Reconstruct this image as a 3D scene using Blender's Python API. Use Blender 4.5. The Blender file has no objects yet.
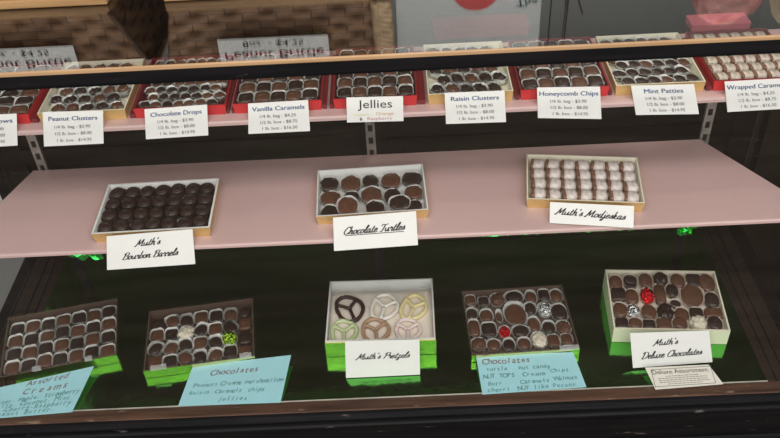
import bpy, bmesh, math, random
from mathutils import Vector, Matrix, noise
SC = bpy.context.scene
COL = SC.collection
PI = math.pi
random.seed(7)

CARDS={'marsh': {'c': [-0.5898, 0.1203, 0.5326], 'r': [0.9999, 0.0029, 0.0098], 'u': [-0.0102, 0.2873, 0.9578], 'w': 0.0953, 'h': 0.0514, 'q': [[-0.0535, -0.0257], [0.0425, -0.0257], [0.0527, 0.0257], [-0.0418, 0.0257]]}, 'peanut': {'c': [-0.4544, 0.1198, 0.531], 'r': [0.9999, -0.003, -0.01], 'u': [0.0104, 0.2873, 0.9578], 'w': 0.0938, 'h': 0.0544, 'q': [[-0.0512, -0.0278], [0.0428, -0.0266], [0.051, 0.0266], [-0.0426, 0.0278]]}, 'drops': {'c': [-0.2928, 0.1203, 0.5328], 'r': [0.9998, 0.0064, 0.0213], 'u': [-0.0223, 0.2873, 0.9576], 'w': 0.0978, 'h': 0.0488, 'q': [[-0.0521, -0.0241], [0.0461, -0.0246], [0.0517, 0.0246], [-0.0457, 0.0241]]}, 'vanilla': {'c': [-0.1336, 0.1204, 0.5329], 'r': [1.0, 0.0017, 0.0055], 'u': [-0.0058, 0.2873, 0.9578], 'w': 0.0945, 'h': 0.0493, 'q': [[-0.0498, -0.0244], [0.0466, -0.0249], [0.048, 0.0249], [-0.0448, 0.0244]]}, 'jellies': {'c': [0.0163, 0.1219, 0.5379], 'r': [0.9998, -0.0063, -0.0211], 'u': [0.022, 0.2873, 0.9576], 'w': 0.0875, 'h': 0.0399, 'q': [[-0.0441, -0.0199], [0.0437, -0.0199], [0.0438, 0.0199], [-0.0434, 0.0199]]}, 'raisin': {'c': [0.1712, 0.1205, 0.5335], 'r': [0.9999, -0.0036, -0.0119], 'u': [0.0124, 0.2873, 0.9578], 'w': 0.0927, 'h': 0.0501, 'q': [[-0.0454, -0.0249], [0.0479, -0.0251], [0.0448, 0.0251], [-0.0472, 0.0249]]}, 'honey': {'c': [0.3159, 0.1206, 0.5336], 'r': [0.9988, -0.0142, -0.0475], 'u': [0.0496, 0.287, 0.9566], 'w': 0.0977, 'h': 0.05, 'q': [[-0.0464, -0.0242], [0.0525, -0.0258], [0.0452, 0.0258], [-0.0512, 0.0242]]}, 'mint': {'c': [0.4634, 0.1199, 0.5314], 'r': [0.9996, -0.0083, -0.0277], 'u': [0.029, 0.2872, 0.9574], 'w': 0.097, 'h': 0.0474, 'q': [[-0.0425, -0.0235], [0.0552, -0.0239], [0.0418, 0.0239], [-0.0545, 0.0235]]}, 'wrapped': {'c': [0.6044, 0.12, 0.5317], 'r': [1.0, 0.0026, 0.0086], 'u': [-0.009, 0.2873, 0.9578], 'w': 0.0948, 'h': 0.0487, 'q': [[-0.0428, -0.0244], [0.0519, -0.0243], [0.0429, 0.0243], [-0.052, 0.0244]]}, 'bourbon': {'c': [-0.3641, 0.0495, 0.334], 'r': [0.9995, 0.013, 0.0288], 'u': [-0.0316, 0.4102, 0.9115], 'w': 0.1442, 'h': 0.0587, 'q': [[-0.0765, -0.0288], [0.0702, -0.0299], [0.074, 0.0299], [-0.0676, 0.0288]]}, 'turtles': {'c': [0.0058, 0.0569, 0.3458], 'r': [0.9988, 0.0481, -0.0032], 'u': [-0.022, 0.5136, 0.8578], 'w': 0.1365, 'h': 0.0558, 'q': [[-0.0696, -0.0276], [0.068, -0.0282], [0.0684, 0.0282], [-0.0668, 0.0276]]}, 'modj': {'c': [0.3593, 0.069, 0.3496], 'r': [0.987, -0.1607, 0.003], 'u': [0.1156, 0.7225, 0.6816], 'w': 0.1342, 'h': 0.0354, 'q': [[-0.0666, -0.0174], [0.0674, -0.018], [0.0668, 0.018], [-0.0676, 0.0174]]}, 'pretz': {'c': [0.0019, 0.0589, 0.0314], 'r': [0.9999, -0.002, -0.0124], 'u': [0.0118, 0.4976, 0.8673], 'w': 0.1385, 'h': 0.0701, 'q': [[-0.0699, -0.0361], [0.0687, -0.0341], [0.0698, 0.0341], [-0.0686, 0.0361]]}, 'deluxe': {'c': [0.5368, 0.0541, 0.0296], 'r': [0.9994, 0.0283, -0.0176], 'u': [-0.0022, 0.5819, 0.8132], 'w': 0.1479, 'h': 0.0628, 'q': [[-0.0721, -0.033], [0.0765, -0.0298], [0.0713, 0.0298], [-0.0758, 0.033]]}, 'assort': {'c': [0.5494, 0.0061, 0.0068], 'r': [0.9996, 0.0296, -0.0035], 'u': [-0.0283, 0.9797, 0.1986], 'w': 0.1207, 'h': 0.0433, 'q': [[-0.0562, -0.0228], [0.0681, -0.0206], [0.0525, 0.0206], [-0.0644, 0.0228]]}, 'creams': {'c': [-0.6514, 0.0235, 0.0076], 'r': [0.9895, 0.1439, 0.0113], 'u': [-0.1442, 0.9823, 0.1192], 'w': 0.185, 'h': 0.0786, 'q': [[-0.0983, -0.0311], [0.0753, -0.0475], [0.1089, 0.0475], [-0.0859, 0.0311]]}, 'choc1': {'c': [-0.2738, 0.0369, 0.0085], 'r': [0.9994, 0.0346, 0.0055], 'u': [-0.035, 0.9922, 0.1196], 'w': 0.1874, 'h': 0.094, 'q': [[-0.1032, -0.0427], [0.085, -0.0513], [0.1022, 0.0513], [-0.084, 0.0427]]}, 'choc2': {'c': [0.2726, 0.0309, 0.0076], 'r': [0.9998, 0.0189, -0.0021], 'u': [-0.0185, 0.9926, 0.1197], 'w': 0.1864, 'h': 0.0807, 'q': [[-0.0919, -0.042], [0.0983, -0.0387], [0.0881, 0.0387], [-0.0945, 0.042]]}}
BOXES={'bourbon': {'c': [-0.3647, 0.1396, 0.3346], 'a': 0.0172, 'w': 0.1968, 'd': 0.1357, 'h': 0.0205}, 'turtles': {'c': [-0.0003, 0.158, 0.3346], 'a': 0.0285, 'w': 0.1878, 'd': 0.1298, 'h': 0.019}, 'modj': {'c': [0.363, 0.1619, 0.3346], 'a': -0.1345, 'w': 0.1932, 'd': 0.1296, 'h': 0.02}, 'creams': {'c': [-0.6325, 0.1618, 0.0], 'a': 0.2048, 'w': 0.2181, 'd': 0.1599, 'h': 0.025}, 'choc1': {'c': [-0.3556, 0.1532, 0.0], 'a': 0.1238, 'w': 0.2098, 'd': 0.1585, 'h': 0.025}, 'pretz': {'c': [-0.0001, 0.177, 0.0], 'a': -0.02, 'w': 0.2088, 'd': 0.1637, 'h': 0.042}, 'choc2': {'c': [0.2681, 0.1556, 0.0], 'a': 0.0301, 'w': 0.2045, 'd': 0.1715, 'h': 0.022}, 'deluxe': {'c': [0.5539, 0.1677, 0.0], 'a': -0.0871, 'w': 0.2145, 'd': 0.1491, 'h': 0.043}}
PIECES={'choc2': [[-0.0864, 0.0646, 0.0106, 0.0135, 'square', 'm'], [-0.0605, 0.0588, 0.0105, 0.0135, 'square', 'd'], [-0.0322, 0.0616, 0.0144, 0.0169, 'cluster', 'm'], [0.002, 0.0666, 0.0182, 0.015, 'oval', 'd'], [0.0358, 0.0634, 0.0115, 0.0164, 'round', 'm'], [0.0624, 0.0657, 0.0115, 0.0151, 'square', 'd'], [0.0897, 0.0618, 0.0129, 0.0185, 'swirl', 'm'], [-0.0874, 0.0279, 0.0113, 0.0157, 'round', 'd'], [-0.0599, 0.0202, 0.0127, 0.0163, 'round', 'm'], [-0.0353, 0.0166, 0.0066, 0.0156, 'oval', 'm'], [-0.0025, 0.0201, 0.0216, 0.0295, 'disc', 'm'], [0.0289, 0.0318, 0.0118, 0.0166, 'round', 'd'], [0.0574, 0.0258, 0.0136, 0.0185, 'foil', 's'], [0.0863, 0.0153, 0.0159, 0.0217, 'round', 'd'], [-0.0895, -0.0119, 0.0111, 0.0215, 'log', 'm'], [-0.0599, -0.0178, 0.0148, 0.0176, 'square', 'd'], [-0.0307, -0.0254, 0.0106, 0.0144, 'foil', 'r'], [0.0002, -0.027, 0.0166, 0.0151, 'oval', 'd'], [0.0284, -0.0118, 0.0125, 0.0191, 'round', 'm'], [0.056, -0.0219, 0.0124, 0.0158, 'round', 'd'], [0.0833, -0.025, 0.0138, 0.0165, 'cluster', 'm'], [-0.0844, -0.0529, 0.0137, 0.0158, 'cluster', 'm'], [-0.0561, -0.0572, 0.0127, 0.0146, 'round', 'm'], [-0.027, -0.0586, 0.0113, 0.0146, 'round', 'd'], [0.0018, -0.0593, 0.0127, 0.0146, 'round', 'm'], [0.0313, -0.0527, 0.0141, 0.0184, 'cluster', 'w'], [0.0581, -0.0569, 0.0113, 0.0153, 'square', 'm'], [0.0836, -0.0555, 0.0109, 0.0135, 'square', 'm']], 'deluxe': [[-0.0896, 0.0453, 0.0127, 0.0173, 'round', 'm'], [-0.0607, 0.0501, 0.0127, 0.018, 'layered', 'd'], [-0.0307, 0.0535, 0.0132, 0.0188, 'round', 'm'], [-0.0018, 0.0583, 0.0141, 0.0161, 'cluster', 'd'], [0.0319, 0.0584, 0.0131, 0.0182, 'round', 'm'], [0.0633, 0.0591, 0.014, 0.0154, 'square', 'd'], [0.0913, 0.0482, 0.0153, 0.0229, 'swirl', 'm'], [-0.0911, 0.015, 0.014, 0.0161, 'square', 'd'], [-0.0632, 0.009, 0.013, 0.0181, 'round', 'm'], [-0.0329, 0.0118, 0.0129, 0.0181, 'foil', 'r'], [-0.0079, 0.0157, 0.0102, 0.0243, 'log', 'm'], [0.0171, 0.0269, 0.0116, 0.0163, 'round', 'd'], [0.0532, 0.0158, 0.0211, 0.029, 'disc', 'm'], [0.0903, 0.0036, 0.0137, 0.0181, 'round', 'd'], [-0.0931, -0.0255, 0.0132, 0.0175, 'round', 'm'], [-0.0646, -0.0267, 0.0114, 0.0143, 'foil', 's'], [-0.0356, -0.0292, 0.0136, 0.0175, 'round', 'm'], [-0.005, -0.0296, 0.0149, 0.0194, 'cluster', 'd'], [0.0187, -0.0053, 0.01, 0.0093, 'oval', 'd'], [0.0257, -0.0339, 0.0126, 0.0161, 'round', 'm'], [0.0536, -0.0332, 0.0121, 0.0162, 'square', 'd'], [0.0872, -0.0285, 0.0171, 0.0117, 'log', 'm'], [-0.0905, -0.0577, 0.0121, 0.0126, 'square', 'd'], [-0.0648, -0.0595, 0.0126, 0.0126, 'round', 'm'], [-0.0393, -0.0619, 0.0112, 0.0107, 'square', 'd'], [-0.0109, -0.0623, 0.0134, 0.0126, 'square', 'm'], [0.0187, -0.0603, 0.0134, 0.0145, 'round', 'm'], [0.052, -0.0594, 0.0147, 0.0158, 'cluster', 'w'], [0.0833, -0.0555, 0.0138, 0.0165, 'swirl', 'd']], 'turtles': [[-0.072, 0.0318, 0.0168, 0.0179, 'turtle', 'd'], [-0.0352, 0.0293, 0.018, 0.0213, 'turtle', 'm'], [-0.0008, 0.0325, 0.0151, 0.0173, 'turtle', 'd'], [0.0347, 0.0309, 0.0176, 0.0207, 'turtle', 'm'], [0.0724, 0.0317, 0.0176, 0.0194, 'turtle', 'd'], [-0.0705, -0.0076, 0.0181, 0.0185, 'turtle', 'm'], [-0.0336, -0.0081, 0.0132, 0.0132, 'turtle', 'd'], [0.0, -0.0096, 0.0189, 0.0218, 'turtle', 'm'], [0.0359, -0.0133, 0.0156, 0.0198, 'turtle', 'd'], [0.0731, -0.0072, 0.0164, 0.0179, 'turtle', 'm'], [-0.077, -0.0458, 0.0141, 0.0178, 'turtle', 'd'], [-0.0408, -0.0393, 0.0178, 0.0212, 'turtle', 'm'], [0.0053, -0.0478, 0.0169, 0.0172, 'turtle', 'd'], [0.0467, -0.0405, 0.0181, 0.0167, 'turtle', 'd'], [0.0786, -0.0457, 0.0128, 0.0166, 'turtle', 'd']], 'pretz': [[-0.0626, 0.0142, 0.0286, 0.0371, 'pretzel', 'd'], [0.0063, 0.0152, 0.0285, 0.0364, 'pretzel', 'w'], [0.0641, 0.0128, 0.0265, 0.0362, 'pretzel', 'y'], [-0.0709, -0.0465, 0.0269, 0.0313, 'pretzel', 'g'], [-0.0099, -0.0458, 0.0282, 0.0319, 'pretzel', 't'], [0.0524, -0.0464, 0.0263, 0.03, 'pretzel', 'p']]}
TOPX={'marsh': [-0.6568, -0.5144], 'peanut': [-0.5133, -0.3654], 'drops': [-0.3641, -0.2151], 'vanilla': [-0.2073, -0.0648], 'jellies': [-0.0501, 0.0841], 'raisin': [0.0974, 0.2335], 'honey': [0.2413, 0.3822], 'mint': [0.3886, 0.5305], 'wrapped': [0.5337, 0.6783]}


# ------------------------------------------------------------------ materials
def new_mat(name):
    m = bpy.data.materials.new(name); m.use_nodes = True
    nt = m.node_tree
    return m, nt, nt.nodes['Principled BSDF']

def mat(name, col, rough=.5, metal=0, var=0, vscale=30, bump=0, bscale=80, spec=.5, coat=0, stretch=None, sss=0):
    m, nt, b = new_mat(name)
    b.inputs['Base Color'].default_value = (*col, 1)
    b.inputs['Roughness'].default_value = rough
    b.inputs['Metallic'].default_value = metal
    b.inputs['Specular IOR Level'].default_value = spec
    b.inputs['Coat Weight'].default_value = coat
    if sss:
        b.inputs['Subsurface Weight'].default_value = sss
        b.inputs['Subsurface Radius'].default_value = (.004, .003, .002)
    src = None
    if var or bump:
        tc = nt.nodes.new('ShaderNodeTexCoord'); src = tc.outputs['Object']
        if stretch:
            mp = nt.nodes.new('ShaderNodeMapping'); mp.inputs['Scale'].default_value = stretch
            nt.links.new(src, mp.inputs['Vector']); src = mp.outputs['Vector']
    if var:
        n = nt.nodes.new('ShaderNodeTexNoise'); n.inputs['Scale'].default_value = vscale; n.inputs['Detail'].default_value = 4
        nt.links.new(src, n.inputs['Vector'])
        r = nt.nodes.new('ShaderNodeValToRGB')
        r.color_ramp.elements[0].position = .3; r.color_ramp.elements[1].position = .7
        r.color_ramp.elements[0].color = (*[c*(1-var) for c in col], 1)
        r.color_ramp.elements[1].color = (*[min(1, c*(1+var)) for c in col], 1)
        nt.links.new(n.outputs['Fac'], r.inputs['Fac']); nt.links.new(r.outputs['Color'], b.inputs['Base Color'])
    if bump:
        n = nt.nodes.new('ShaderNodeTexNoise'); n.inputs['Scale'].default_value = bscale; n.inputs['Detail'].default_value = 3
        nt.links.new(src, n.inputs['Vector'])
        bp = nt.nodes.new('ShaderNodeBump'); bp.inputs['Strength'].default_value = bump; bp.inputs['Distance'].default_value = .002
        nt.links.new(n.outputs['Fac'], bp.inputs['Height']); nt.links.new(bp.outputs['Normal'], b.inputs['Normal'])
    return m

def glass_mat(name, tint=(1, 1, 1), boost=1.0, rough=.015):
    # thin clear sheet: straight-through transmission plus a Fresnel reflection
    m = bpy.data.materials.new(name); m.use_nodes = True; nt = m.node_tree; nt.nodes.clear()
    o = nt.nodes.new('ShaderNodeOutputMaterial'); mx = nt.nodes.new('ShaderNodeMixShader')
    t = nt.nodes.new('ShaderNodeBsdfTransparent'); t.inputs['Color'].default_value = (*tint, 1)
    g = nt.nodes.new('ShaderNodeBsdfGlossy'); g.inputs['Roughness'].default_value = rough
    # Schlick reflectance, the same from either side of the sheet
    ge = nt.nodes.new('ShaderNodeNewGeometry'); dt = nt.nodes.new('ShaderNodeVectorMath'); dt.operation = 'DOT_PRODUCT'
    nt.links.new(ge.outputs['Incoming'], dt.inputs[0]); nt.links.new(ge.outputs['Normal'], dt.inputs[1])
    def mth(op, a, b=None):
        n = nt.nodes.new('ShaderNodeMath'); n.operation = op
        for k, v in ((0, a), (1, b)):
            if v is None: continue
            if isinstance(v, (int, float)): n.inputs[k].default_value = v
            else: nt.links.new(v, n.inputs[k])
        return n.outputs[0]
    sch = mth('ADD', mth('MULTIPLY', mth('POWER', mth('SUBTRACT', 1.0, mth('ABSOLUTE', dt.outputs['Value'])), 5.0), .96), .04)
    ml = nt.nodes.new('ShaderNodeMath'); ml.operation = 'MULTIPLY'; ml.inputs[1].default_value = boost; ml.use_clamp = True
    nt.links.new(sch, ml.inputs[0]); nt.links.new(ml.outputs[0], mx.inputs[0])
    nt.links.new(t.outputs[0], mx.inputs[1]); nt.links.new(g.outputs[0], mx.inputs[2]); nt.links.new(mx.outputs[0], o.inputs[0])
    return m

def wood_mat(name, dark, light, scale=(2, 30, 30), rough=.4, wear=None, wear_scale=18, wear_pos=.62, spec=.5):
    m, nt, b = new_mat(name)
    tc = nt.nodes.new('ShaderNodeTexCoord'); mp = nt.nodes.new('ShaderNodeMapping'); mp.inputs['Scale'].default_value = scale
    n = nt.nodes.new('ShaderNodeTexNoise'); n.inputs['Scale'].default_value = 3; n.inputs['Detail'].default_value = 6
    r = nt.nodes.new('ShaderNodeValToRGB'); r.color_ramp.elements[0].position = .3; r.color_ramp.elements[1].position = .72
    r.color_ramp.elements[0].color = (*dark, 1); r.color_ramp.elements[1].color = (*light, 1)
    nt.links.new(tc.outputs['Object'], mp.inputs['Vector']); nt.links.new(mp.outputs['Vector'], n.inputs['Vector'])
    nt.links.new(n.outputs['Fac'], r.inputs['Fac'])
    out = r.outputs['Color']
    if wear:
        mp2 = nt.nodes.new('ShaderNodeMapping'); mp2.inputs['Scale'].default_value = (1, 5, 5)
        n2 = nt.nodes.new('ShaderNodeTexNoise'); n2.inputs['Scale'].default_value = wear_scale; n2.inputs['Detail'].default_value = 5
        nt.links.new(tc.outputs['Object'], mp2.inputs['Vector']); nt.links.new(mp2.outputs['Vector'], n2.inputs['Vector'])
        r2 = nt.nodes.new('ShaderNodeValToRGB'); r2.color_ramp.elements[0].position = wear_pos; r2.color_ramp.elements[1].position = wear_pos+.06
        nt.links.new(n2.outputs['Fac'], r2.inputs['Fac'])
        mx = nt.nodes.new('ShaderNodeMix'); mx.data_type = 'RGBA'
        nt.links.new(r2.outputs['Color'], mx.inputs[0]); nt.links.new(out, mx.inputs[6]); mx.inputs[7].default_value = (*wear, 1)
        out = mx.outputs[2]
    nt.links.new(out, b.inputs['Base Color']); b.inputs['Roughness'].default_value = rough; b.inputs['Specular IOR Level'].default_value = spec
    bp = nt.nodes.new('ShaderNodeBump'); bp.inputs['Strength'].default_value = .15; bp.inputs['Distance'].default_value = .001
    nt.links.new(n.outputs['Fac'], bp.inputs['Height']); nt.links.new(bp.outputs['Normal'], b.inputs['Normal'])
    return m

def foil_mat(name, col, rough=.12, bump=.25, scale=14, fine=90, stretch=(1, 1, 1)):
    m, nt, b = new_mat(name)
    b.inputs['Base Color'].default_value = (*col, 1); b.inputs['Metallic'].default_value = 1; b.inputs['Roughness'].default_value = rough
    tc = nt.nodes.new('ShaderNodeTexCoord'); mp = nt.nodes.new('ShaderNodeMapping'); mp.inputs['Scale'].default_value = stretch
    n = nt.nodes.new('ShaderNodeTexNoise'); n.inputs['Scale'].default_value = scale; n.inputs['Detail'].default_value = 2
    n2 = nt.nodes.new('ShaderNodeTexNoise'); n2.inputs['Scale'].default_value = fine; n2.inputs['Detail'].default_value = 2
    ad = nt.nodes.new('ShaderNodeMath'); ad.operation = 'MULTIPLY_ADD'; ad.inputs[1].default_value = .25
    nt.links.new(tc.outputs['Object'], mp.inputs['Vector']); nt.links.new(mp.outputs['Vector'], n.inputs['Vector']); nt.links.new(mp.outputs['Vector'], n2.inputs['Vector'])
    nt.links.new(n2.outputs['Fac'], ad.inputs[0]); nt.links.new(n.outputs['Fac'], ad.inputs[2])
    bp = nt.nodes.new('ShaderNodeBump'); bp.inputs['Strength'].default_value = bump; bp.inputs['Distance'].default_value = .01
    nt.links.new(ad.outputs[0], bp.inputs['Height']); nt.links.new(bp.outputs['Normal'], b.inputs['Normal'])
    return m

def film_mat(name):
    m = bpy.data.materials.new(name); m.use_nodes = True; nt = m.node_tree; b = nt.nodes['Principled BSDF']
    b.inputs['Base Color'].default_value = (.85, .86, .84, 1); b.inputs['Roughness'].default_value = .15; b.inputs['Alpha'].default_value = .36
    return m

def weave_mat(name):
    m, nt, b = new_mat(name); b.inputs['Roughness'].default_value = .6
    tc = nt.nodes.new('ShaderNodeTexCoord'); mp = nt.nodes.new('ShaderNodeMapping'); mp.inputs['Rotation'].default_value = (PI/2, 0, 0)
    br = nt.nodes.new('ShaderNodeTexBrick'); br.offset = .5
    for k, v in dict(Scale=1.0, **{'Brick Width': .052, 'Row Height': .0125, 'Mortar Size': .0011, 'Mortar Smooth': .6}).items(): br.inputs[k].default_value = v
    br.inputs['Color1'].default_value = (.40, .22, .11, 1); br.inputs['Color2'].default_value = (.26, .135, .065, 1); br.inputs['Mortar'].default_value = (.05, .025, .012, 1)
    nt.links.new(tc.outputs['Object'], mp.inputs['Vector']); nt.links.new(mp.outputs['Vector'], br.inputs['Vector'])
    n = nt.nodes.new('ShaderNodeTexNoise'); n.inputs['Scale'].default_value = 45
    mx = nt.nodes.new('ShaderNodeMix'); mx.data_type = 'RGBA'; mx.blend_type = 'MULTIPLY'; mx.inputs[0].default_value = .5
    nt.links.new(tc.outputs['Object'], n.inputs['Vector']); nt.links.new(br.outputs['Color'], mx.inputs[6]); nt.links.new(n.outputs['Fac'], mx.inputs[7])
    nt.links.new(mx.outputs[2], b.inputs['Base Color'])
    return m

M = dict(
    dark=mat('dark_chocolate', (.030, .016, .012), .38, var=.35, vscale=160, bump=.25, bscale=260),
    milk=mat('milk_chocolate', (.105, .047, .027), .38, var=.25, vscale=160, bump=.25, bscale=260),
    barrel=mat('barrel_chocolate', (.027, .013, .009), .45, var=.3, vscale=150, bump=.3, bscale=240),
    coconut=mat('white_coconut', (.72, .66, .52), .6, var=.2, vscale=300, bump=.8, bscale=350),
    cup=mat('white_glassine', (.86, .88, .84), .55, bump=.15, bscale=200),
    browncup=mat('brown_glassine', (.045, .022, .014), .35, bump=.15, bscale=200),
    caramel=mat('caramel', (.22, .115, .07), .4, var=.2, vscale=90),
    wrap=mat('wax_paper', (.64, .58, .54), .38, var=.25, vscale=150, bump=.5, bscale=180),
    wrapb=mat('cellophane_over_caramel', (.62, .54, .45), .28, var=.3, vscale=110, bump=.6, bscale=140),
    white=mat('white_card', (.80, .79, .75), .7),
    liner=mat('white_board', (.74, .75, .72), .6, var=.04, vscale=30),
    tissue=mat('waxed_tissue', (.86, .78, .68), .5, var=.05, vscale=40, bump=.3, bscale=60),
    palestrip=mat('pale_strip', (.55, .54, .46), .35, var=.25, vscale=25),
    brownboard=mat('brown_board', (.13, .085, .065), .55, var=.08, vscale=30), glare_film=film_mat('lid_glare_film'),
    cream=mat('cream_board', (.80, .76, .60), .5, var=.03, vscale=20),
    paper=mat('white_paper', (.77, .77, .74), .75, var=.02, vscale=30),
    blue=mat('pale_blue_paper', (.36, .68, .74), .75, var=.03, vscale=30),
    ivory=mat('ivory_paper', (.80, .77, .68), .75, var=.03, vscale=30),
    red=mat('red_board', (.55, .025, .03), .35, var=.1, vscale=20),
    redin=mat('dark_red_board', (.16, .012, .015), .5, var=.1, vscale=20),
    gold=mat('gold_board', (.72, .50, .20), .42, metal=.55, var=.12, vscale=35, bump=.1, bscale=40),
    goldfoil=mat('gold_foil', (.88, .74, .30), .2, metal=1, bump=.25, bscale=25),
    pink=mat('pink_paper', (.60, .415, .395), .5, var=.05, vscale=3, bump=.05, bscale=5, coat=.35),
    black=wood_mat('black_painted_wood', (.003, .003, .004), (.009, .008, .009), rough=.5, wear=(.10, .085, .08), wear_pos=.672, spec=.12),
    ledge=wood_mat('worn_brown_wood', (.035, .016, .010), (.13, .062, .036), rough=.45, wear=(.22, .15, .10), wear_pos=.64),
    gilt=wood_mat('bare_light_wood', (.33, .19, .09), (.50, .31, .17), rough=.4),
    brown=wood_mat('dark_brown_wood', (.016, .010, .008), (.036, .023, .018), rough=.45, spec=.25),
    door=wood_mat('rear_door_wood', (.006, .0032, .0022), (.016, .009, .006), scale=(2, 20, 14), rough=.6, spec=.2),
    basket=weave_mat('woven_splint'),
    braid=mat('pale_cane', (.66, .47, .28), .55, var=.3, vscale=80),
    basketdark=mat('dark_splint', (.10, .055, .03), .7, var=.3, vscale=60),
    rim=wood_mat('basket_rim_wood', (.24, .13, .05), (.42, .25, .11), rough=.5),
    steel=mat('galvanised_steel', (.42, .40, .36), .42, metal=.85, var=.2, vscale=60),
    slot=mat('slot_dark', (.01, .01, .01), .8),
    green=foil_mat('green_foil', (.12, .50, .09), rough=.10, bump=.10, scale=9, fine=60),
    greenc=foil_mat('crinkled_green_foil', (.06, .75, .14), rough=.16, bump=.8, scale=50, fine=160),
    foilr=foil_mat('red_foil', (.85, .02, .03), .18, 1.0, 160, 400),
    foils=foil_mat('silver_foil', (.82, .84, .86), .15, 1.0, 160, 400),
    foilg=foil_mat('lime_foil', (.45, .78, .05), .18, 1.0, 160, 400),
    inkblue=mat('blue_grey_ink', (.085, .14, .27), .8), inkgrey=mat('grey_ink', (.22, .22, .22), .8),
    inkblack=mat('black_ink', (.012, .012, .014), .8), inkbrown=mat('brown_marker', (.32, .20, .19), .8),
    inkgreen=mat('green_marker', (.15, .37, .37), .8), inkdgreen=mat('dark_green_marker', (.03, .12, .06), .8),
    inkred=mat('red_marker', (.22, .03, .04), .8), inkyel=mat('yellow_ink', (.68, .62, .30), .8),
    inkor=mat('orange_ink', (.62, .33, .13), .8), inkpink=mat('pink_ink', (.52, .22, .22), .8), inkteal=mat('teal_ink', (.03, .30, .30), .8),
    pz_d=mat('pretzel_dark', (.040, .016, .014), .4, bump=.3, bscale=150), pz_w=mat('pretzel_white', (.82, .79, .72), .4, bump=.3, bscale=150),
    pz_y=mat('pretzel_yellow', (.80, .70, .36), .4, bump=.3, bscale=150), pz_g=mat('pretzel_green', (.55, .64, .36), .4, bump=.3, bscale=150),
    pz_t=mat('pretzel_tan', (.45, .29, .18), .4, bump=.3, bscale=150), pz_p=mat('pretzel_pink', (.84, .70, .66), .4, bump=.3, bscale=150),
    darkfloor=wood_mat('dark_floor_boards', (.13, .10, .08), (.24, .19, .155), scale=(1, 8, 1), rough=.8, spec=.05), floor=mat('grey_floor', (.20, .21, .205), .5, var=.12, vscale=3), wall=mat('grey_wall', (.52, .55, .54), .85, var=.05, vscale=2),
    ceil=mat('ceiling_paint', (.75, .75, .73), .9),
    carton=mat('pale_grey_carton', (.55, .58, .57), .5, var=.04, vscale=9), scarlet=mat('red_print', (.55, .05, .05), .5),
    wire=mat('dark_wire', (.05, .05, .05), .4, metal=.7), pinkcarton=mat('pink_carton', (.45, .10, .13), .9, spec=.08), maroon=mat('maroon_carton', (.17, .018, .022), .9, spec=.08),
    tan=mat('tan_bag', (.52, .44, .30), .6, var=.15, vscale=20), rose=mat('rose_candy', (.50, .22, .20), .5, var=.4, vscale=60),
    white_enamel=mat('white_laminate', (.72, .71, .66), .4),
)
M['glass'] = glass_mat('clear_glass', boost=1.0)
M['topglass'] = glass_mat('counter_top_glass', boost=2.5)
M['lid'] = glass_mat('clear_plastic', boost=1.0, rough=.05)
M['edge'] = mat('green_glass_edge', (.05, .12, .09), .2)

# ------------------------------------------------------------------ helpers
def tag(o, label, cat, group=None, kind=None):
    o['label'] = label; o['category'] = cat
    if group: o['group'] = group
    if kind: o['kind'] = kind
    return o

def link(name, me, parent=None, mtx=None):
    o = bpy.data.objects.new(name, me); COL.objects.link(o)
    if parent: o.parent = parent
    if mtx is not None: o.matrix_local = mtx
    return o

def finish(bm, name, m, smooth=False):
    bmesh.ops.recalc_face_normals(bm, faces=bm.faces)
    me = bpy.data.meshes.new(name); bm.to_mesh(me); bm.free()
    for k in (m if isinstance(m, (list, tuple)) else [m]): me.materials.append(k)
    if smooth:
        for p in me.polygons: p.use_smooth = True
    return me

def obj(name, bm, m, parent=None, mtx=None, smooth=False):
    return link(name, finish(bm, name, m, smooth), parent, mtx)

def empty(name, loc=(0, 0, 0), rz=0):
    o = bpy.data.objects.new(name, None); COL.objects.link(o); o.empty_display_size = .02
    o.location = loc; o.rotation_euler = (0, 0, rz)
    return o

def box(bm, x0, x1, y0, y1, z0, z1, bev=0, mi=0):
    vs = [bm.verts.new(p) for p in ((x0, y0, z0), (x1, y0, z0), (x1, y1, z0), (x0, y1, z0), (x0, y0, z1), (x1, y0, z1), (x1, y1, z1), (x0, y1, z1))]
    fs = [bm.faces.new([vs[i] for i in q]) for q in ((3, 2, 1, 0), (4, 5, 6, 7), (0, 1, 5, 4), (1, 2, 6, 5), (2, 3, 7, 6), (3, 0, 4, 7))]
    for f in fs: f.material_index = mi
    if bev:
        es = list({e for f in fs for e in f.edges})
        bmesh.ops.bevel(bm, geom=es, offset=bev, segments=2, affect='EDGES', profile=.6)
    return fs

def bx(*a, **k):
    bm = bmesh.new(); box(bm, *a, **k); return bm

def tube(bm, pts, rads, n=8, closed=False, cap=True):
    pts = [Vector(p) for p in pts]; N = len(pts)
    if not isinstance(rads, (list, tuple)): rads = [rads]*N
    rings = []; ref = None
    for i, p in enumerate(pts):
        a = pts[(i-1) % N] if (closed or i) else p; b = pts[(i+1) % N] if (closed or i < N-1) else p
        t = (b-a).normalized()
        if ref is None: ref = t.orthogonal().normalized()
        ref = (ref - t*ref.dot(t)).normalized(); s = t.cross(ref)
        rings.append([bm.verts.new(p + rads[i]*(math.cos(2*PI*k/n)*ref + math.sin(2*PI*k/n)*s)) for k in range(n)])
    for i in range(N if closed else N-1):
        A, B = rings[i], rings[(i+1) % N]
        off = 0
        if closed and i == N-1:
            off = min(range(n), key=lambda k: (B[k].co-A[0].co).length)
        for k in range(n):
            bm.faces.new((A[k], A[(k+1) % n], B[(k+1+off) % n], B[(k+off) % n]))
    if cap and not closed:
        bm.faces.new(rings[0][::-1]); bm.faces.new(rings[-1])

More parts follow.
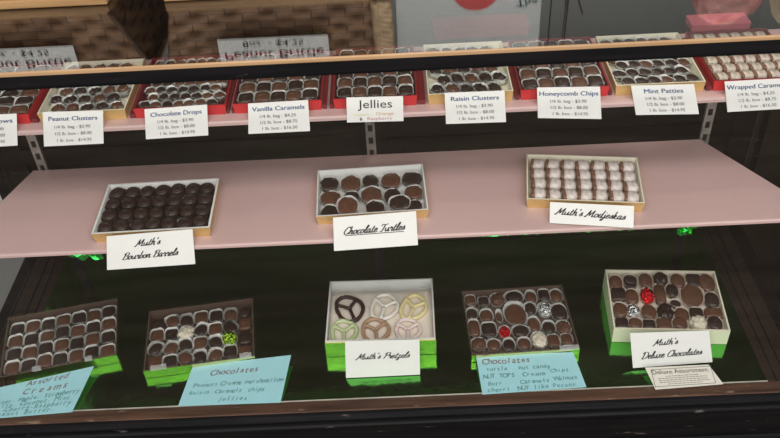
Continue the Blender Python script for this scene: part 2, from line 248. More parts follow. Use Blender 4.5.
def prism_x(profile, x0, x1):
    bm = bmesh.new()
    A = [bm.verts.new((x0, y, z)) for y, z in profile]; B = [bm.verts.new((x1, y, z)) for y, z in profile]
    n = len(profile)
    for i in range(n): bm.faces.new((A[i], A[(i+1) % n], B[(i+1) % n], B[i]))
    bm.faces.new(A[::-1]); bm.faces.new(B)
    return bm

# ------------------------------------------------------------------ writing
_tc = {}
def text_mesh(s, size, shear=0, bold=0, width=None, jitter=0):
    cu = bpy.data.curves.new('t', 'FONT'); cu.body = s; cu.size = size; cu.shear = shear; cu.offset = bold
    cu.align_x = 'CENTER'; cu.align_y = 'CENTER'; cu.resolution_u = 3; cu.fill_mode = 'FRONT'
    o = bpy.data.objects.new('t', cu); COL.objects.link(o)
    bpy.context.view_layer.update()
    dg = bpy.context.evaluated_depsgraph_get()
    me = bpy.data.meshes.new_from_object(o.evaluated_get(dg), depsgraph=dg)
    bpy.data.objects.remove(o); bpy.data.curves.remove(cu)
    return me

def text_block(name, lines, m, parent, z=.0004):
    """lines: (string, x, y, cap size, shear, bold, fit width or None, tilt) -> one mesh"""
    bm = bmesh.new()
    for s, x, y, size, shear, bold, fit, tilt in lines:
        me = text_mesh(s, size, shear)
        if not me.vertices: continue
        xs = [v.co.x for v in me.vertices]; w = max(xs)-min(xs); cx = (max(xs)+min(xs))/2
        k = (fit/w) if fit else 1
        for dx, dy in (((0, 0),) if bold <= 0 else ((-bold, 0), (bold, bold*.6))):   # heavier lettering: struck twice, a hair apart
            bm.verts.ensure_lookup_table(); start = len(bm.verts); bm.from_mesh(me); bm.verts.ensure_lookup_table()
            for v in bm.verts[start:]:
                px, py = (v.co.x-cx)*k+dx, v.co.y+dy
                v.co = Vector((x+px*math.cos(tilt)-py*math.sin(tilt), y+px*math.sin(tilt)+py*math.cos(tilt), z))
        bpy.data.meshes.remove(me)
    if parent in SHEET:
        q, w, h = SHEET[parent]
        for v in bm.verts: v.co.xy = bilinear(q, v.co.x/w+.5, v.co.y/h+.5)
    return obj(name, bm, m, parent)

def bilinear(q, s, t):
    b = Vector(q[0]).lerp(Vector(q[1]), s); a = Vector(q[3]).lerp(Vector(q[2]), s); return b.lerp(a, t)

def card_root(name, key, m, thick=.0006):
    """paper card: its four corners as they lie (cards are a little skewed and curled), thickness below"""
    c = CARDS[key]; r = Vector(c['r']).normalized(); u = Vector(c['u']); u = (u-r*u.dot(r)).normalized(); n = r.cross(u)
    bm = bmesh.new(); w, h = c['w'], c['h']; NX = 6
    top, bot = [], []
    for i in range(NX+1):
        for lst, z in ((top, 0), (bot, -thick)):
            lst.append([bm.verts.new((*bilinear(c['q'], i/NX, t), z)) for t in (0, 1)])
    for i in range(NX):
        a, b = top[i], top[i+1]; bm.faces.new((a[0], b[0], b[1], a[1]))
        a, b = bot[i], bot[i+1]; bm.faces.new((a[1], b[1], b[0], a[0]))
        for j in (0, 1): bm.faces.new((top[i][j], bot[i][j], bot[i+1][j], top[i+1][j]))
    for i in (0, NX): bm.faces.new((top[i][0], top[i][1], bot[i][1], bot[i][0]))
    mt = Matrix(((r.x, u.x, n.x, c['c'][0]), (r.y, u.y, n.y, c['c'][1]), (r.z, u.z, n.z, c['c'][2]), (0, 0, 0, 1)))
    o = obj(name, bm, m, None, mt); SHEET[o] = (c['q'], w, h)
    return o, w, h
SHEET = {}

# ------------------------------------------------------------------ the place
def structure(name, bm, m):
    o = obj(name, bm, m); o['kind'] = 'structure'; return o
FZ = -.42
structure('floor', bx(-3.2, 3.2, -3.6, 2.6, FZ-.05, FZ), M['darkfloor'])
tag(obj('pale_floor_mat', bx(-3.0, -.82, -.05, .98, FZ+.0005, FZ+.006), M['floor']), 'pale grey floor mat seen through the left end of the case', 'mat')
structure('wall_back', bx(-3.2, 3.2, 2.6, 2.7, FZ, 2.3), M['wall'])
structure('wall_left', bx(-3.3, -3.2, -3.6, 2.7, FZ, 2.3), M['wall'])
structure('wall_right', bx(3.2, 3.3, -3.6, 2.7, FZ, 2.3), M['wall'])
structure('ceiling', bx(-3.3, 3.3, -.6, 2.7, 2.3, 2.36), M['ceil'])

# ------------------------------------------------------------------ display case (one thing)
case = tag(empty('display_case', (0, 0, FZ)), 'long black wooden glass-fronted candy display case with worn brown ledge', 'display case')
case_inv = Matrix.Translation((0, 0, -FZ))
def part(name, bm, m, smooth=False, mtx=None, parent=None):
    o = obj(name, bm, m, parent or case, smooth=smooth)
    if parent is None: o.matrix_local = case_inv @ (mtx or Matrix())
    return o
XL, XR, YB = -.775, .775, .45
prof = [(-.034, -.0006), (-.036, -.006), (-.042, -.008), (-.044, -.011), (-.0445, -.014), (-.042, -.016), (-.042, -.020), (-.047, -.021),
        (-.0505, -.0235), (-.051, -.027), (-.049, -.030), (-.047, -.031), (-.047, -.104), (-.051, -.106), (-.053, -.110), (-.051, -.115), (-.047, -.117),
        (-.047, -.30), (-.055, -.31), (-.055, FZ), (YB, FZ), (YB, -.0045), (-.034, -.0045)]
part('base_cabinet', prism_x(prof, XL-.02, XR+.02), M['black'])
part('front_ledge', bx(XL, XR, -.0338, -.0082, -.004, 0, bev=.0015), M['ledge'])
part('deck_edge', bx(-.70, .70, -.0080, -.0062, -.004, .0006), M['palestrip'])
for s, nm in ((-1, 'l'), (1, 'r')):
    bm = bmesh.new()
    xa = s*.745
    for k, (a, b, t) in enumerate(((.700, .716, -.0012), (.7185, .735, -.0008), (.738, .7635, -.0006))):
        x0, x1 = sorted((s*a, s*b)); box(bm, x0, x1, -.006, YB-.012, -.0042, t, bev=.001)
    part('side_rail', bm, M['brown'])
part('deck_board', bx(-.70, .70, -.006, YB-.012, -.0045, -.0015), M['brown'])
bm = bmesh.new()
box(bm, XL-.02, XR+.02, -.036, -.0316, .6978, .7139, bev=.0008); box(bm, XL-.02, XR+.02, -.0314, -.022, .6915, .6955, bev=.0008); part('front_rail', bm, M['black'])
part('rail_moulding', bx(XL-.02, XR+.02, -.0364, -.0322, .7140, .7195, bev=.001), M['gilt'])
part('glass_top', bx(XL, XR, -.0314, YB+.02, .7004, .702), M['topglass'])
part('front_glass', bx(XL+.005, XR-.005, -.0315, -.0275, .0006, .6910), M['glass'])
for s in (-1, 1):
    x0, x1 = sorted((s*.766, s*.771)); part('side_glass', bx(x0, x1, -.012, YB-.014, .0006, .6955), M['glass'])
    for y0, y1 in ((-.034, -.012), (YB-.014, YB+.01)):
        x0, x1 = sorted((s*.7715, s*.795)); part('corner_post', bx(x0, x1, y0, y1, 0, .6955, bev=.001), M['black'])
    x0, x1 = sorted((s*.7715, s*.795)); part('top_rail', bx(x0, x1, -.011, YB-.014, .674, .6955, bev=.001), M['black'])
part('rear_rail', bx(XL, XR, YB-.012, YB+.01, .665, .6955), M['black'])
# two sliding rear doors with a raised frame, each with a pull
for i, (x0, x1, y0) in enumerate(((-.762, .02, YB-.006), (-.02, .762, YB-.028))):
    bm = bmesh.new(); box(bm, x0, x1, y0+.004, y0+.010, .001, .664)
    d = part('sliding_door', bm, M['door'])
    fm = bmesh.new()
    for a in ((x0, x0+.045, .001, .664), (x1-.045, x1, .001, .664), (x0+.045, x1-.045, .001, .05), (x0+.045, x1-.045, .615, .664), (x0+.045, x1-.045, .24, .275)):
        box(fm, a[0], a[1], y0-.003, y0+.004, a[2], a[3], bev=.001)
    obj('door_frame', fm, M['door'], d)
# slotted shelf standards with brackets
def standard(x):
    bm = bmesh.new(); w = .0085; y0, y1 = .2875, .2935; z0, z1 = .318, .5225
    slot, pitch = .014, .0270
    box(bm, x-w, x-.0042, y0, y1, z0, z1); box(bm, x+.0042, x+w, y0, y1, z0, z1)
    z = z0
    while z < z1-.001:
        a = z; b = min(z+pitch-slot, z1); box(bm, x-.0042, x+.0042, y0, y0+.002, a, b); z += pitch
    o = part('shelf_standard', bm, M['steel'])
    obj('standard_channel', bx(x-.0042, x+.0042, y0+.003, y1, z0, z1), M['slot'], o)
    obj('lower_post', bx(x-w, x+w, y0, y1, .001, .3175), M['black'], o)
    for zs, yf in ((.3268, .085), (.5208, .15)):
        b = bmesh.new()
        A = [b.verts.new((x-.0015, yy, zz)) for yy, zz in ((.2872, zs), (yf, zs), (yf, zs-.006), (.2872, zs-.022))]
        B = [b.verts.new((x+.0015, v.co.y, v.co.z)) for v in A]
        for k in range(4): b.faces.new((A[k], A[(k+1) % 4], B[(k+1) % 4], B[k]))
        b.faces.new(A[::-1]); b.faces.new(B)
        obj('shelf_bracket', b, M['steel'], o)
for x in (-.61, 0, .61): standard(x)

# shelves and their paper
ZP = .3346
def shelf(name, x0, x1, y0, y1, z, label):
    o = obj(name, bx(x0, x1, y0, y1, z-.0062, z-.0008, bev=.0008), M['glass']); return tag(o, label, 'shelf')
shelf('glass_shelf', -.742, .742, .0565, .2865, ZP, 'lower glass shelf carrying three open candy boxes on pink paper')
shelf('glass_shelf', -.755, .755, .1235, .400, .5298, 'upper glass shelf under the long row of red and gold boxes')
def paper(name, poly, yf, z, drop, label):
    # sheet lying on the shelf, folded down over its front edge
    bm = bmesh.new(); t = .0007
    xa, xb = poly[0][0], poly[1][0]
    prof = [((xa, yf-.0028, z-drop), (xb, yf-.0028, z-drop)), ((xa, yf-.0028, z-.003), (xb, yf-.0028, z-.003)), ((xa, yf-.0012, z-.0004), (xb, yf-.0012, z-.0004)), ((xa, yf+.002, z), (xb, yf+.002, z)), (poly[3], poly[2])]
    prof[-1] = ((poly[3][0], poly[3][1], z), (poly[2][0], poly[2][1], z))
    rows = []
    N = 12
    for a, b in prof: rows.append([bm.verts.new(Vector(a).lerp(Vector(b), i/N)) for i in range(N+1)])
    for r, s in zip(rows, rows[1:]):
        for i in range(N): bm.faces.new((r[i], r[i+1], s[i+1], s[i]))
    o = obj(name, bm, M['pink'])
    md = o.modifiers.new('s', 'SOLIDIFY'); md.thickness = t; md.offset = -1
    return tag(o, label, 'shelf paper')
paper('pink_shelf_paper', [(-.705, .0534), (.736, .0534), (.601, .2865), (-.628, .2865)], .0560, ZP, .0072, 'pink paper covering the lower shelf, cut slanting at both ends')
paper('pink_shelf_paper', [(-.75, .12), (.75, .12), (.75, .328), (-.75, .328)], .1230, .5298, .0078, 'strip of pink paper folded over the upper shelf edge')

# green foil on the deck
bm = bmesh.new(); NX, NY = 60, 24
g = [[bm.verts.new((-.699+1.398*i/NX, -.0055+.44*j/NY, .0004*noise.noise(Vector((i*.55, j*.6, 3)))-.0008)) for i in range(NX+1)] for j in range(NY+1)]
for j in range(NY):
    for i in range(NX): bm.faces.new((g[j][i], g[j][i+1], g[j+1][i+1], g[j+1][i]))
o = tag(obj('green_foil_sheet', bm, M['green'], smooth=True), 'shiny dark green foil sheet lining the floor of the case', 'foil lining')
# crinkled strips of the same foil peeping out beneath the pink shelf
def foil_strip(x0, x1, label, amp, seed):
    rnd = random.Random(seed); bm = bmesh.new(); n = max(8, int((x1-x0)/.006))
    rows = []
    for j in range(4):
        rows.append([bm.verts.new((x0+(x1-x0)*i/n+rnd.uniform(-.002, .002), .0585+.006*j*.5+rnd.uniform(-.004, .004)*amp, ZP-.0074-.0011*amp-j*.0042*amp+rnd.uniform(-.0009, .0009)*amp)) for i in range(n+1)])
    for r, s in zip(rows, rows[1:]):
        for i in range(n): bm.faces.new((r[i], r[i+1], s[i+1], s[i]))
    o = obj('green_foil_strip', bm, M['greenc'])
    md = o.modifiers.new('s', 'SOLIDIFY'); md.thickness = .0002
    return tag(o, label, 'foil strip', 'green foil tucked under the pink shelf')
foil_strip(-.505, -.452, 'crumpled green foil under the pink shelf, left of the bourbon barrels card', 1.6, 1)
foil_strip(-.245, -.150, 'thin green foil edge under the pink shelf, between bourbon and turtles cards', .6, 2)
foil_strip(.165, .455, 'long green foil edge under the pink shelf, below the wrapped caramel box', .9, 3)
foil_strip(.500, .530, 'small curled green foil tuft under the pink shelf, right of the wrapped caramels', 1.9, 4)

# ------------------------------------------------------------------ boxes
def tray(root, w, d, h, outer, inner, wall=.0022, flare=0.0, floor_z=.002, hb=None):
    """open box: outer shell + inner lining; hb = height at the back"""
    hb = hb or h
    bm = bmesh.new(); x, y = w/2, d/2
    def ring(sx, sy, zf, zb):
        return [bm.verts.new(p) for p in ((-sx, -sy, zf), (sx, -sy, zf), (sx, sy, zb), (-sx, sy, zb))]
    f = flare
    a = ring(x-f, y-f, 0, 0); b = ring(x, y, h, hb); c = ring(x-.0005, y-.0005, h, hb); dd = ring(x-.0005-f, y-.0005-f, .0006, .0006)
    for A, B in ((a, b), (b, c), (c, dd)):
        for k in range(4): bm.faces.new((A[k], A[(k+1) % 4], B[(k+1) % 4], B[k]))
    bm.faces.new(a[::-1]); bm.faces.new(dd)
    obj('outer_shell', bm, outer, root)
    bm = bmesh.new()
    a = ring(x-.0007-f, y-.0007-f, .001, .001); b = ring(x-.0007, y-.0007, h+.0003, hb+.0003); c = ring(x-wall, y-wall, h+.0003, hb+.0003); dd = ring(x-wall-f, y-wall-f, floor_z, floor_z)
    for A, B in ((a, b), (b, c), (c, dd)):
        for k in range(4): bm.faces.new((A[k], A[(k+1) % 4], B[(k+1) % 4], B[k]))
    bm.faces.new(a[::-1]); bm.faces.new(dd)
    obj('inner_lining', bm, inner, root)

def glare_films(root, w, d, z1, spots):
    # crinkled pale film at the lid's front edge, standing in for its glare
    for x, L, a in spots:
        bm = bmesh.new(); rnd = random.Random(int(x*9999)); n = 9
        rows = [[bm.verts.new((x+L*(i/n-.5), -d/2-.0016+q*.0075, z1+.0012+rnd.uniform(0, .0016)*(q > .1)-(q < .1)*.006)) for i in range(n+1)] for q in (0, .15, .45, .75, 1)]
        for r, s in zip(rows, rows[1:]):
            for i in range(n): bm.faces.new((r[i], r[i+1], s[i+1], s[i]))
        o = obj('lid_glare_film', bm, M['glare_film'], root)

def clear_lid(root, w, d, z0, z1):
    bm = bmesh.new(); x, y = w/2+.0012, d/2+.0012
    a = [bm.verts.new(p) for p in ((-x, -y, z0), (x, -y, z0), (x, y, z0), (-x, y, z0))]; b = [bm.verts.new(p) for p in ((-x, -y, z1), (x, -y, z1), (x, y, z1), (-x, y, z1))]
    for k in range(4): bm.faces.new((a[k], a[(k+1) % 4], b[(k+1) % 4], b[k]))
    bm.faces.new(b)
    bmesh.ops.bevel(bm, geom=[e for e in bm.edges if len(e.link_faces) == 2], offset=.0012, segments=2, affect='EDGES')
    obj('clear_lid', bm, M['lid'], root)

# ------------------------------------------------------------------ candies
def superq(bm, rx, ry, h, e=2.0, flat=.5, seed=0, lump=0, lfreq=3, nu=20, nv=8, swirl=0, groove=0, ridge=0, mi=0, z0=0):
    """domed piece with superellipse plan; flat 0..1 = how flat the top is"""
    vs = []
    off = Vector((seed*3.17, seed*1.31, seed*.77))
    for j in range(nv+1):
        t = j/nv
        row = []
        for i in range(nu):
            a = 2*PI*i/nu
            c, s = math.cos(a), math.sin(a)
            k = (abs(c)**e+abs(s)**e)**(-1/e)
            # profile: from the base up over the shoulder to the crown
            if t < .35: rr = .90+.10*math.sin(t/.35*PI/2); zz = t/.35*h*(.45+.25*flat)
            else:
                q = (t-.35)/.65; ang = q*PI/2
                p = 1+1.6*flat
                rr = math.cos(ang)**(1/p) if q < 1 else 0; zb = h*(.45+.25*flat); zz = zb+(h-zb)*math.sin(ang)**(1/ (1+.2*flat))
            x, y = rx*k*c*rr, ry*k*s*rr
            if lump:
                nz = noise.noise(Vector((c*rr*lfreq, s*rr*lfreq, zz/h*lfreq))+off); x *= 1+lump*nz; y *= 1+lump*nz; zz *= 1+lump*.9*nz
            if swirl: zz += swirl*math.sin(rr*9+a)*(.2 < t)
            if groove and t > .35: zz -= groove*(abs(math.sin(x/rx*4.7)) < .25)
            row.append((x, y, zz+z0))
        vs.append(row)
    V = [[bm.verts.new(p) for p in r] for r in vs[:-1]]
    zt = sum(p[2] for p in vs[-1])/nu; top = bm.verts.new((0, 0, zt))
    for r, s2 in zip(V, V[1:]):
        for i in range(nu): bm.faces.new((r[i], r[(i+1) % nu], s2[(i+1) % nu], s2[i])).material_index = mi
    for i in range(nu): bm.faces.new((V[-1][i], V[-1][(i+1) % nu], top)).material_index = mi
    bm.faces.new(V[0][::-1]).material_index = mi

_mc = {}
def piece_mesh(kind, rx, ry, m, seed=0):
    key = (kind, round(rx, 4), round(ry, 4), m, seed)
    if key in _mc: return _mc[key]
    bm = bmesh.new(); r = min(rx, ry)
    if kind == 'round': superq(bm, rx, ry, r*1.05, 2.2, .45, seed, .06, 2)
    elif kind == 'square':
        superq(bm, rx, ry, .0125, 5, .9, seed, .03, 2, nu=28)
        tube(bm, [(-rx*.6, -ry*.25, .0124), (0, ry*.05, .0132), (rx*.6, ry*.3, .0124)], [.0004, .0009, .0004], 5)
    elif kind == 'swirl':
        superq(bm, rx, ry, r*1.0, 2, .4, seed, .03)
        pts = [(rx*(.62-.55*q)*math.cos(q*11), ry*(.62-.55*q)*math.sin(q*11), r*(.86+.22*q)) for q in [i/26 for i in range(27)]]
        tube(bm, pts, [.0011]*27, 6)
    elif kind == 'cluster': superq(bm, rx, ry, r*1.15, 2.1, .35, seed, .28, 3.4, nu=28, nv=12)
    elif kind == 'oval': superq(bm, rx, ry, r*.95, 2.1, .5, seed, .04)
    elif kind == 'log':
        superq(bm, rx, ry, min(.013, r*1.3), 4, .7, seed, .04, nu=28)
        for q in (-.45, 0, .45):
            a = (rx*q, -ry*.75, .0128) if ry > rx else (-rx*.75, ry*q, .0128); b = (rx*q, ry*.75, .0128) if ry > rx else (rx*.75, ry*q, .0128)
            a = (a[0], a[1], min(.013, r*1.3)*.96); b = (b[0], b[1], a[2]); tube(bm, [a, b], .0010, 6)
    elif kind == 'disc': superq(bm, rx, ry, .0095, 2, .95, seed, .015, nu=32)
    elif kind == 'layered':
        superq(bm, rx, ry*.98, r*.6, 3, .8, seed, .03); superq(bm, rx*.92, ry*.55, r*.5, 3, .6, seed+1, .03, z0=r*.55)
    elif kind == 'foil': superq(bm, rx, ry, r*1.35, 2, .25, seed, .16, 5, nu=26, nv=12)
    elif kind == 'turtle': superq(bm, rx*1.06, ry*1.06, .0110, 2.1, .6, seed, .16, 2.0, nu=26, nv=9)
    elif kind == 'drop': superq(bm, rx, ry, r*1.25, 2, .2, seed, .10, 2)
    elif kind == 'barrel':
        superq(bm, rx, ry, .0150, 2.15, .9, seed, .03, 2, nu=24)
        R = rx*.70; tube(bm, [(R*math.cos(a*PI/9), R*math.sin(a*PI/9), .0143) for a in range(18)], .0012, 6, closed=True)
        tube(bm, [(R*.55*math.cos(a), R*.55*math.sin(a), .0150) for a in (0.3, 1.2, 2.1, 3, 3.9)], .0008, 5)
    me = finish(bm, kind, M[m], True)
    _mc[key] = me; return me

def cup_mesh(rx, ry, hgt, e, m='cup', seed=0):
    key = ('cup', round(rx, 4), round(ry, 4), round(hgt, 4), e, m, seed)
    if key in _mc: return _mc[key]
    bm = bmesh.new(); n = 64; rnd = random.Random(seed*13+5)
    ph = [rnd.uniform(0, 6.28) for _ in range(3)]
    rows = []
    for t, rr in ((0, .82), (.5, .89), (.88, .955), (1, 1.04)):
        row = []
        for i in range(n):
            a = 2*PI*i/n; c, s = math.cos(a), math.sin(a); k = (abs(c)**e+abs(s)**e)**(-1/e)
            fl = 1+.028*t*math.cos(a*n/2)
            wob = 1+.03*math.sin(2*a+ph[0])+.02*math.sin(3*a+ph[1])
            z = hgt*t*(1+.10*t*math.sin(2*a+ph[2])+.06*t*math.sin(5*a+ph[0]))
            row.append(bm.verts.new((rx*k*c*rr*fl*wob, ry*k*s*rr*fl*wob, z)))
        rows.append(row)
    for r, q in zip(rows, rows[1:]):
        for i in range(n): bm.faces.new((r[i], r[(i+1) % n], q[(i+1) % n], q[i]))
    bm.faces.new(rows[0][::-1])
    # paper thickness: inner skin
    geo = bmesh.ops.solidify(bm, geom=bm.faces[:], thickness=.00055)
    me = finish(bm, 'paper_cup', M[m], True)
    _mc[key] = me; return me

NAMES = {'round': 'round chocolate', 'square': 'square chocolate', 'swirl': 'swirl-topped chocolate', 'cluster': 'knobbly cluster', 'oval': 'oval chocolate', 'log': 'ridged log',
         'disc': 'large flat disc', 'layered': 'two-tiered chocolate', 'foil': 'foil-wrapped ball', 'turtle': 'chocolate turtle', 'drop': 'chocolate drop', 'barrel': 'chocolate barrel'}
KIND = {'round': 'round_chocolate', 'square': 'square_chocolate', 'swirl': 'swirl_chocolate', 'cluster': 'candy_cluster', 'oval': 'oval_chocolate', 'log': 'chocolate_log', 'disc': 'mint_disc',
        'layered': 'layered_chocolate', 'foil': 'foil_wrapped_candy', 'turtle': 'chocolate_turtle', 'drop': 'chocolate_drop', 'barrel': 'chocolate_barrel'}
CM = {'d': 'dark', 'm': 'milk', 'w': 'coconut', 'r': 'foilr', 's': 'foils', 'g': 'foilg', 'b': 'barrel'}
CW = {'d': 'dark', 'm': 'milk brown', 'w': 'white', 'r': 'red', 's': 'silver', 'g': 'lime green', 'b': 'dark'}
ORD = ['first', 'second', 'third', 'fourth', 'fifth', 'sixth', 'seventh', 'eighth']
def rowname(j, n):
    if j == 0: return 'back row'
    if j == n-1: return 'front row'
    if n == 3: return 'middle row'
    return ORD[j] + '-from-back row'
def colname(i, n): return 'leftmost' if i == 0 else 'rightmost' if i == n-1 else ORD[i] + '-from-left'

def place(bkey_mtx, kind, colr, x, y, z, rx, ry, rz, label, group, cup=None, cup_e=2.4, cup_h=.0145, seed=0, cat='chocolate', tilt=0):
    """a candy is a top-level thing; its paper cup is its part"""
    me = piece_mesh(kind, rx, ry, CM[colr], seed)
    mt = bkey_mtx @ Matrix.Translation((x, y, z)) @ Matrix.Rotation(rz, 4, 'Z') @ Matrix.Rotation(tilt, 4, 'X')
    o = link(KIND[kind], me, None, mt); tag(o, label, cat, group)
    if cup:
        cx, cy, cm = cup
        link('paper_cup', cup_mesh(cx, cy, cup_h, cup_e, cm, seed % 4), o, Matrix.Translation((0, 0, -.0012)))
    return o

def box_root(key, name, label, cat='candy box', group=None):
    b = BOXES[key]; r = empty(name, b['c'], b['a']); tag(r, label, cat, group)
    return r, Matrix.Translation(b['c']) @ Matrix.Rotation(b['a'], 4, 'Z'), b['w'], b['d'], b['h']

# --- bourbon barrels, turtles, wrapped caramels on the pink shelf
LIFT = .0004
def lift(root, mt):
    root.location.z += LIFT; return Matrix.Translation((0, 0, LIFT)) @ mt
root, mt, w, d, h = box_root('bourbon', 'candy_box', 'open white-rimmed gold box of dark barrels at left on pink shelf'); mt = lift(root, mt)
tray(root, w, d, h, M['gold'], M['liner'], wall=.004, flare=.004)
pw, pd = (w-.013)/7, (d-.014)/4
for j in range(4):
    for i in range(7):
        s = (i*5+j*3) % 5
        place(mt, 'barrel', 'b', (i-3)*pw+random.uniform(-.0008, .0008), (1.5-j)*pd+random.uniform(-.001, .001), .0055+random.uniform(0, .0015), pw*.47, pd*.47, random.uniform(-.4, .4),
              f'dark chocolate barrel, {colname(i,7)} in the {rowname(j,4)} of barrels box', 'dark barrels in the left shelf box', cup=(pw*.50, pd*.50, 'browncup'), cup_h=.010, cup_e=2.6, seed=s)
root, mt, w, d, h = box_root('turtles', 'candy_box', 'open shallow white box of chocolate turtles at middle of pink shelf'); mt = lift(root, mt)
tray(root, w, d, h, M['gold'], M['liner'], wall=.003, flare=.003)
for k, (x, y, rx, ry, kind, c) in enumerate(PIECES['turtles']):
    j, i = divmod(k, 5)
    big = k in (11, 12, 13, 7)
    z = .0045 + (.006 if k in (11, 13) else .002 if big else 0)
    x = max(-w/2+.022, min(w/2-.022, x)); y = max(-d/2+.019, min(d/2-.02, y))
    place(mt, kind, c, x, y, z, rx*.93, ry*.95, random.uniform(-.15, .15), f'{CW[c]} chocolate turtle in paper cup, {colname(i,5)} in {rowname(j,3)} of turtles box', 'turtles in the middle shelf box',
          cup=(rx*.98, ry*1.04, 'cup'), cup_h=.0115 if big else .010, cup_e=2.3, seed=k % 6, tilt=.18 if k in (11, 13) else 0)

def wrapped_mesh(rx, ry, h, seed, clear):
    key = ('wrapped', rx, ry, h, seed, clear)
    if key in _mc: return _mc[key]
    bm = bmesh.new(); rnd = random.Random(seed)
    # rolled paper packet: rounded bar with a folded-over lip across it
    n, L = 14, 9
    rows = []
    for i in range(L+1):
        t = i/L*2-1; e = (1-abs(t)**5)**.5 if abs(t) < 1 else 0
        e = max(e, .55)
        rows.append([bm.verts.new((rx*t, ry*e*(.96+.05*noise.noise(Vector((i*.9, k*.8, seed))))*math.copysign(abs(math.cos(2*PI*k/n))**.7, math.cos(2*PI*k/n)),
                                   h*.5+h*.5*e*(1+.08*noise.noise(Vector((k, i, seed+9))))*math.copysign(abs(math.sin(2*PI*k/n))**.7, math.sin(2*PI*k/n)))) for k in range(n)])
    for a, b in zip(rows, rows[1:]):
        for k in range(n): bm.faces.new((a[k], a[(k+1) % n], b[(k+1) % n], b[k]))
    bm.faces.new(rows[0][::-1]); bm.faces.new(rows[-1])
    pts = [(rx*.15+rx*.1*math.sin(q*2), ry*.98*math.cos(q), h*.5+h*.53*math.sin(q)) for q in [.15+i*.35 for i in range(9)]]
    tube(bm, pts, .0007, 5)
    me = finish(bm, 'wrapper', M['wrapb' if clear else 'wrap'], True); _mc[key] = me; return me
def wrapped(mt, x, y, z, rx, ry, h, rz, label, group, seed, clear=False):
    o = link('wrapped_caramel', wrapped_mesh(rx, ry, h, seed, clear), None, mt @ Matrix.Translation((x, y, z)) @ Matrix.Rotation(rz, 4, 'Z'))
    tag(o, label, 'wrapped candy', group)
    key = ('car', rx, ry, h)
    if key not in _mc:
        bm = bmesh.new(); superq(bm, rx*.36, ry*.84, h*.90, 4, .8, 1, .03); _mc[key] = finish(bm, 'caramel_end', M['caramel'], True)
    link('caramel_end', _mc[key], o, Matrix.Translation((-rx*.98, 0, .0004)))
    return o
root, mt, w, d, h = box_root('modj', 'candy_box', 'open gold-edged box of paper-wrapped caramels at right on pink shelf'); mt = lift(root, mt)
tray(root, w, d, h, M['gold'], M['cream'], wall=.003, flare=.003)
pw, pd = (w-.014)/7, (d-.016)/4
for j in range(4):
    for i in range(7):
        wrapped(mt, (i-3)*pw+.0025+random.uniform(-.001, .001), (1.5-j)*pd+random.uniform(-.0012, .0012), .005+random.uniform(0, .002), pw*.42, pd*.47, .0150, random.uniform(-.16, .1),
                f'white paper-wrapped caramel, {colname(i,7)} in the {rowname(j,4)} of shelf box', 'paper-wrapped caramels in the right shelf box', (i*3+j*5) % 6)

# --- checkerboard boxes on the deck
def grid_box(key, name, label, cols, rows, special, phrase, group, outer='goldfoil'):
    root, mt, w, d, h = box_root(key, name, label)
    hh = h-.004
    tray(root, w, d, hh, M[outer], M['brownboard'], wall=.0022)
    clear_lid(root, w, d, h-.013, h+.0005)
    glare_films(root, w, d, h+.0005, ((-w*.36, .030, 0), (w*.42, .022, 0)) if key == 'choc1' else ((-w*.18, .016, 0), (w*.26, .014, 0)))
    pw, pd = (w-.009)/cols, (d-.022)/rows
    for j in range(rows):
        for i in range(cols):
            kind, c, cup = 'square', 'dm'[(i+j) % 2], True
            if (i, j) in special: kind, c, cup = special[(i, j)]
            s = (i*7+j*3) % 5
            x = (i-(cols-1)/2)*pw + random.uniform(-.0008, .0008); y = ((rows-1)/2-j)*pd - .004 + random.uniform(-.001, .001)+.0022*math.sin(i*2.3+j)
            big = kind in ('foil', 'cluster') and c in 'gw'
            kx, ky = (.47, .47) if big else (.40, .42)
            what = NAMES[kind] if kind != 'square' else 'chocolate'
            cu = '' if kind in ('foil', 'cluster') else ' in cup' if cup else ' without cup'
            place(mt, kind, c, x, y, .0048, pw*kx*1.07, pd*ky*1.07, 0 if kind == 'square' else random.uniform(-.5, .5), f'{CW[c]} {what}{cu}, {colname(i,cols)} in {rowname(j,rows)} of {phrase}', group,
                  cup=(pw*.495, pd*.495, 'cup') if cup else None, cup_e=3.4, cup_h=.0135, seed=s)
grid_box('creams', 'candy_box', 'clear-lidded box of creams in white cups, tilted at far left on green foil', 7, 4, {}, 'far left box', 'creams in the clear-lidded box at far left')
grid_box('choc1', 'candy_box', 'clear-lidded box with one lime foil candy and one white candy, on green foil', 7, 4,
         {(0, 0): ('square', 'd', False), (1, 0): ('round', 'm', True), (2, 0): ('round', 'd', True), (5, 0): ('round', 'm', True), (6, 0): ('swirl', 'd', False),
          (0, 1): ('square', 'm', True), (1, 1): ('square', 'd', True), (2, 1): ('cluster', 'w', True), (3, 1): ('round', 'd', True), (4, 1): ('square', 'm', True), (5, 1): ('round', 'd', True), (6, 1): ('square', 'm', False),
          (0, 2): ('round', 'd', True), (1, 2): ('round', 'm', True), (2, 2): ('round', 'd', True), (4, 2): ('round', 'd', True), (5, 2): ('foil', 'g', True), (6, 2): ('square', 'd', False),
          (0, 3): ('square', 'm', False), (2, 3): ('round', 'm', True), (3, 3): ('round', 'd', True), (4, 3): ('round', 'm', True), (6, 3): ('square', 'm', False)}, 'lime foil candy box', 'chocolates in the box with the lime foil candy')

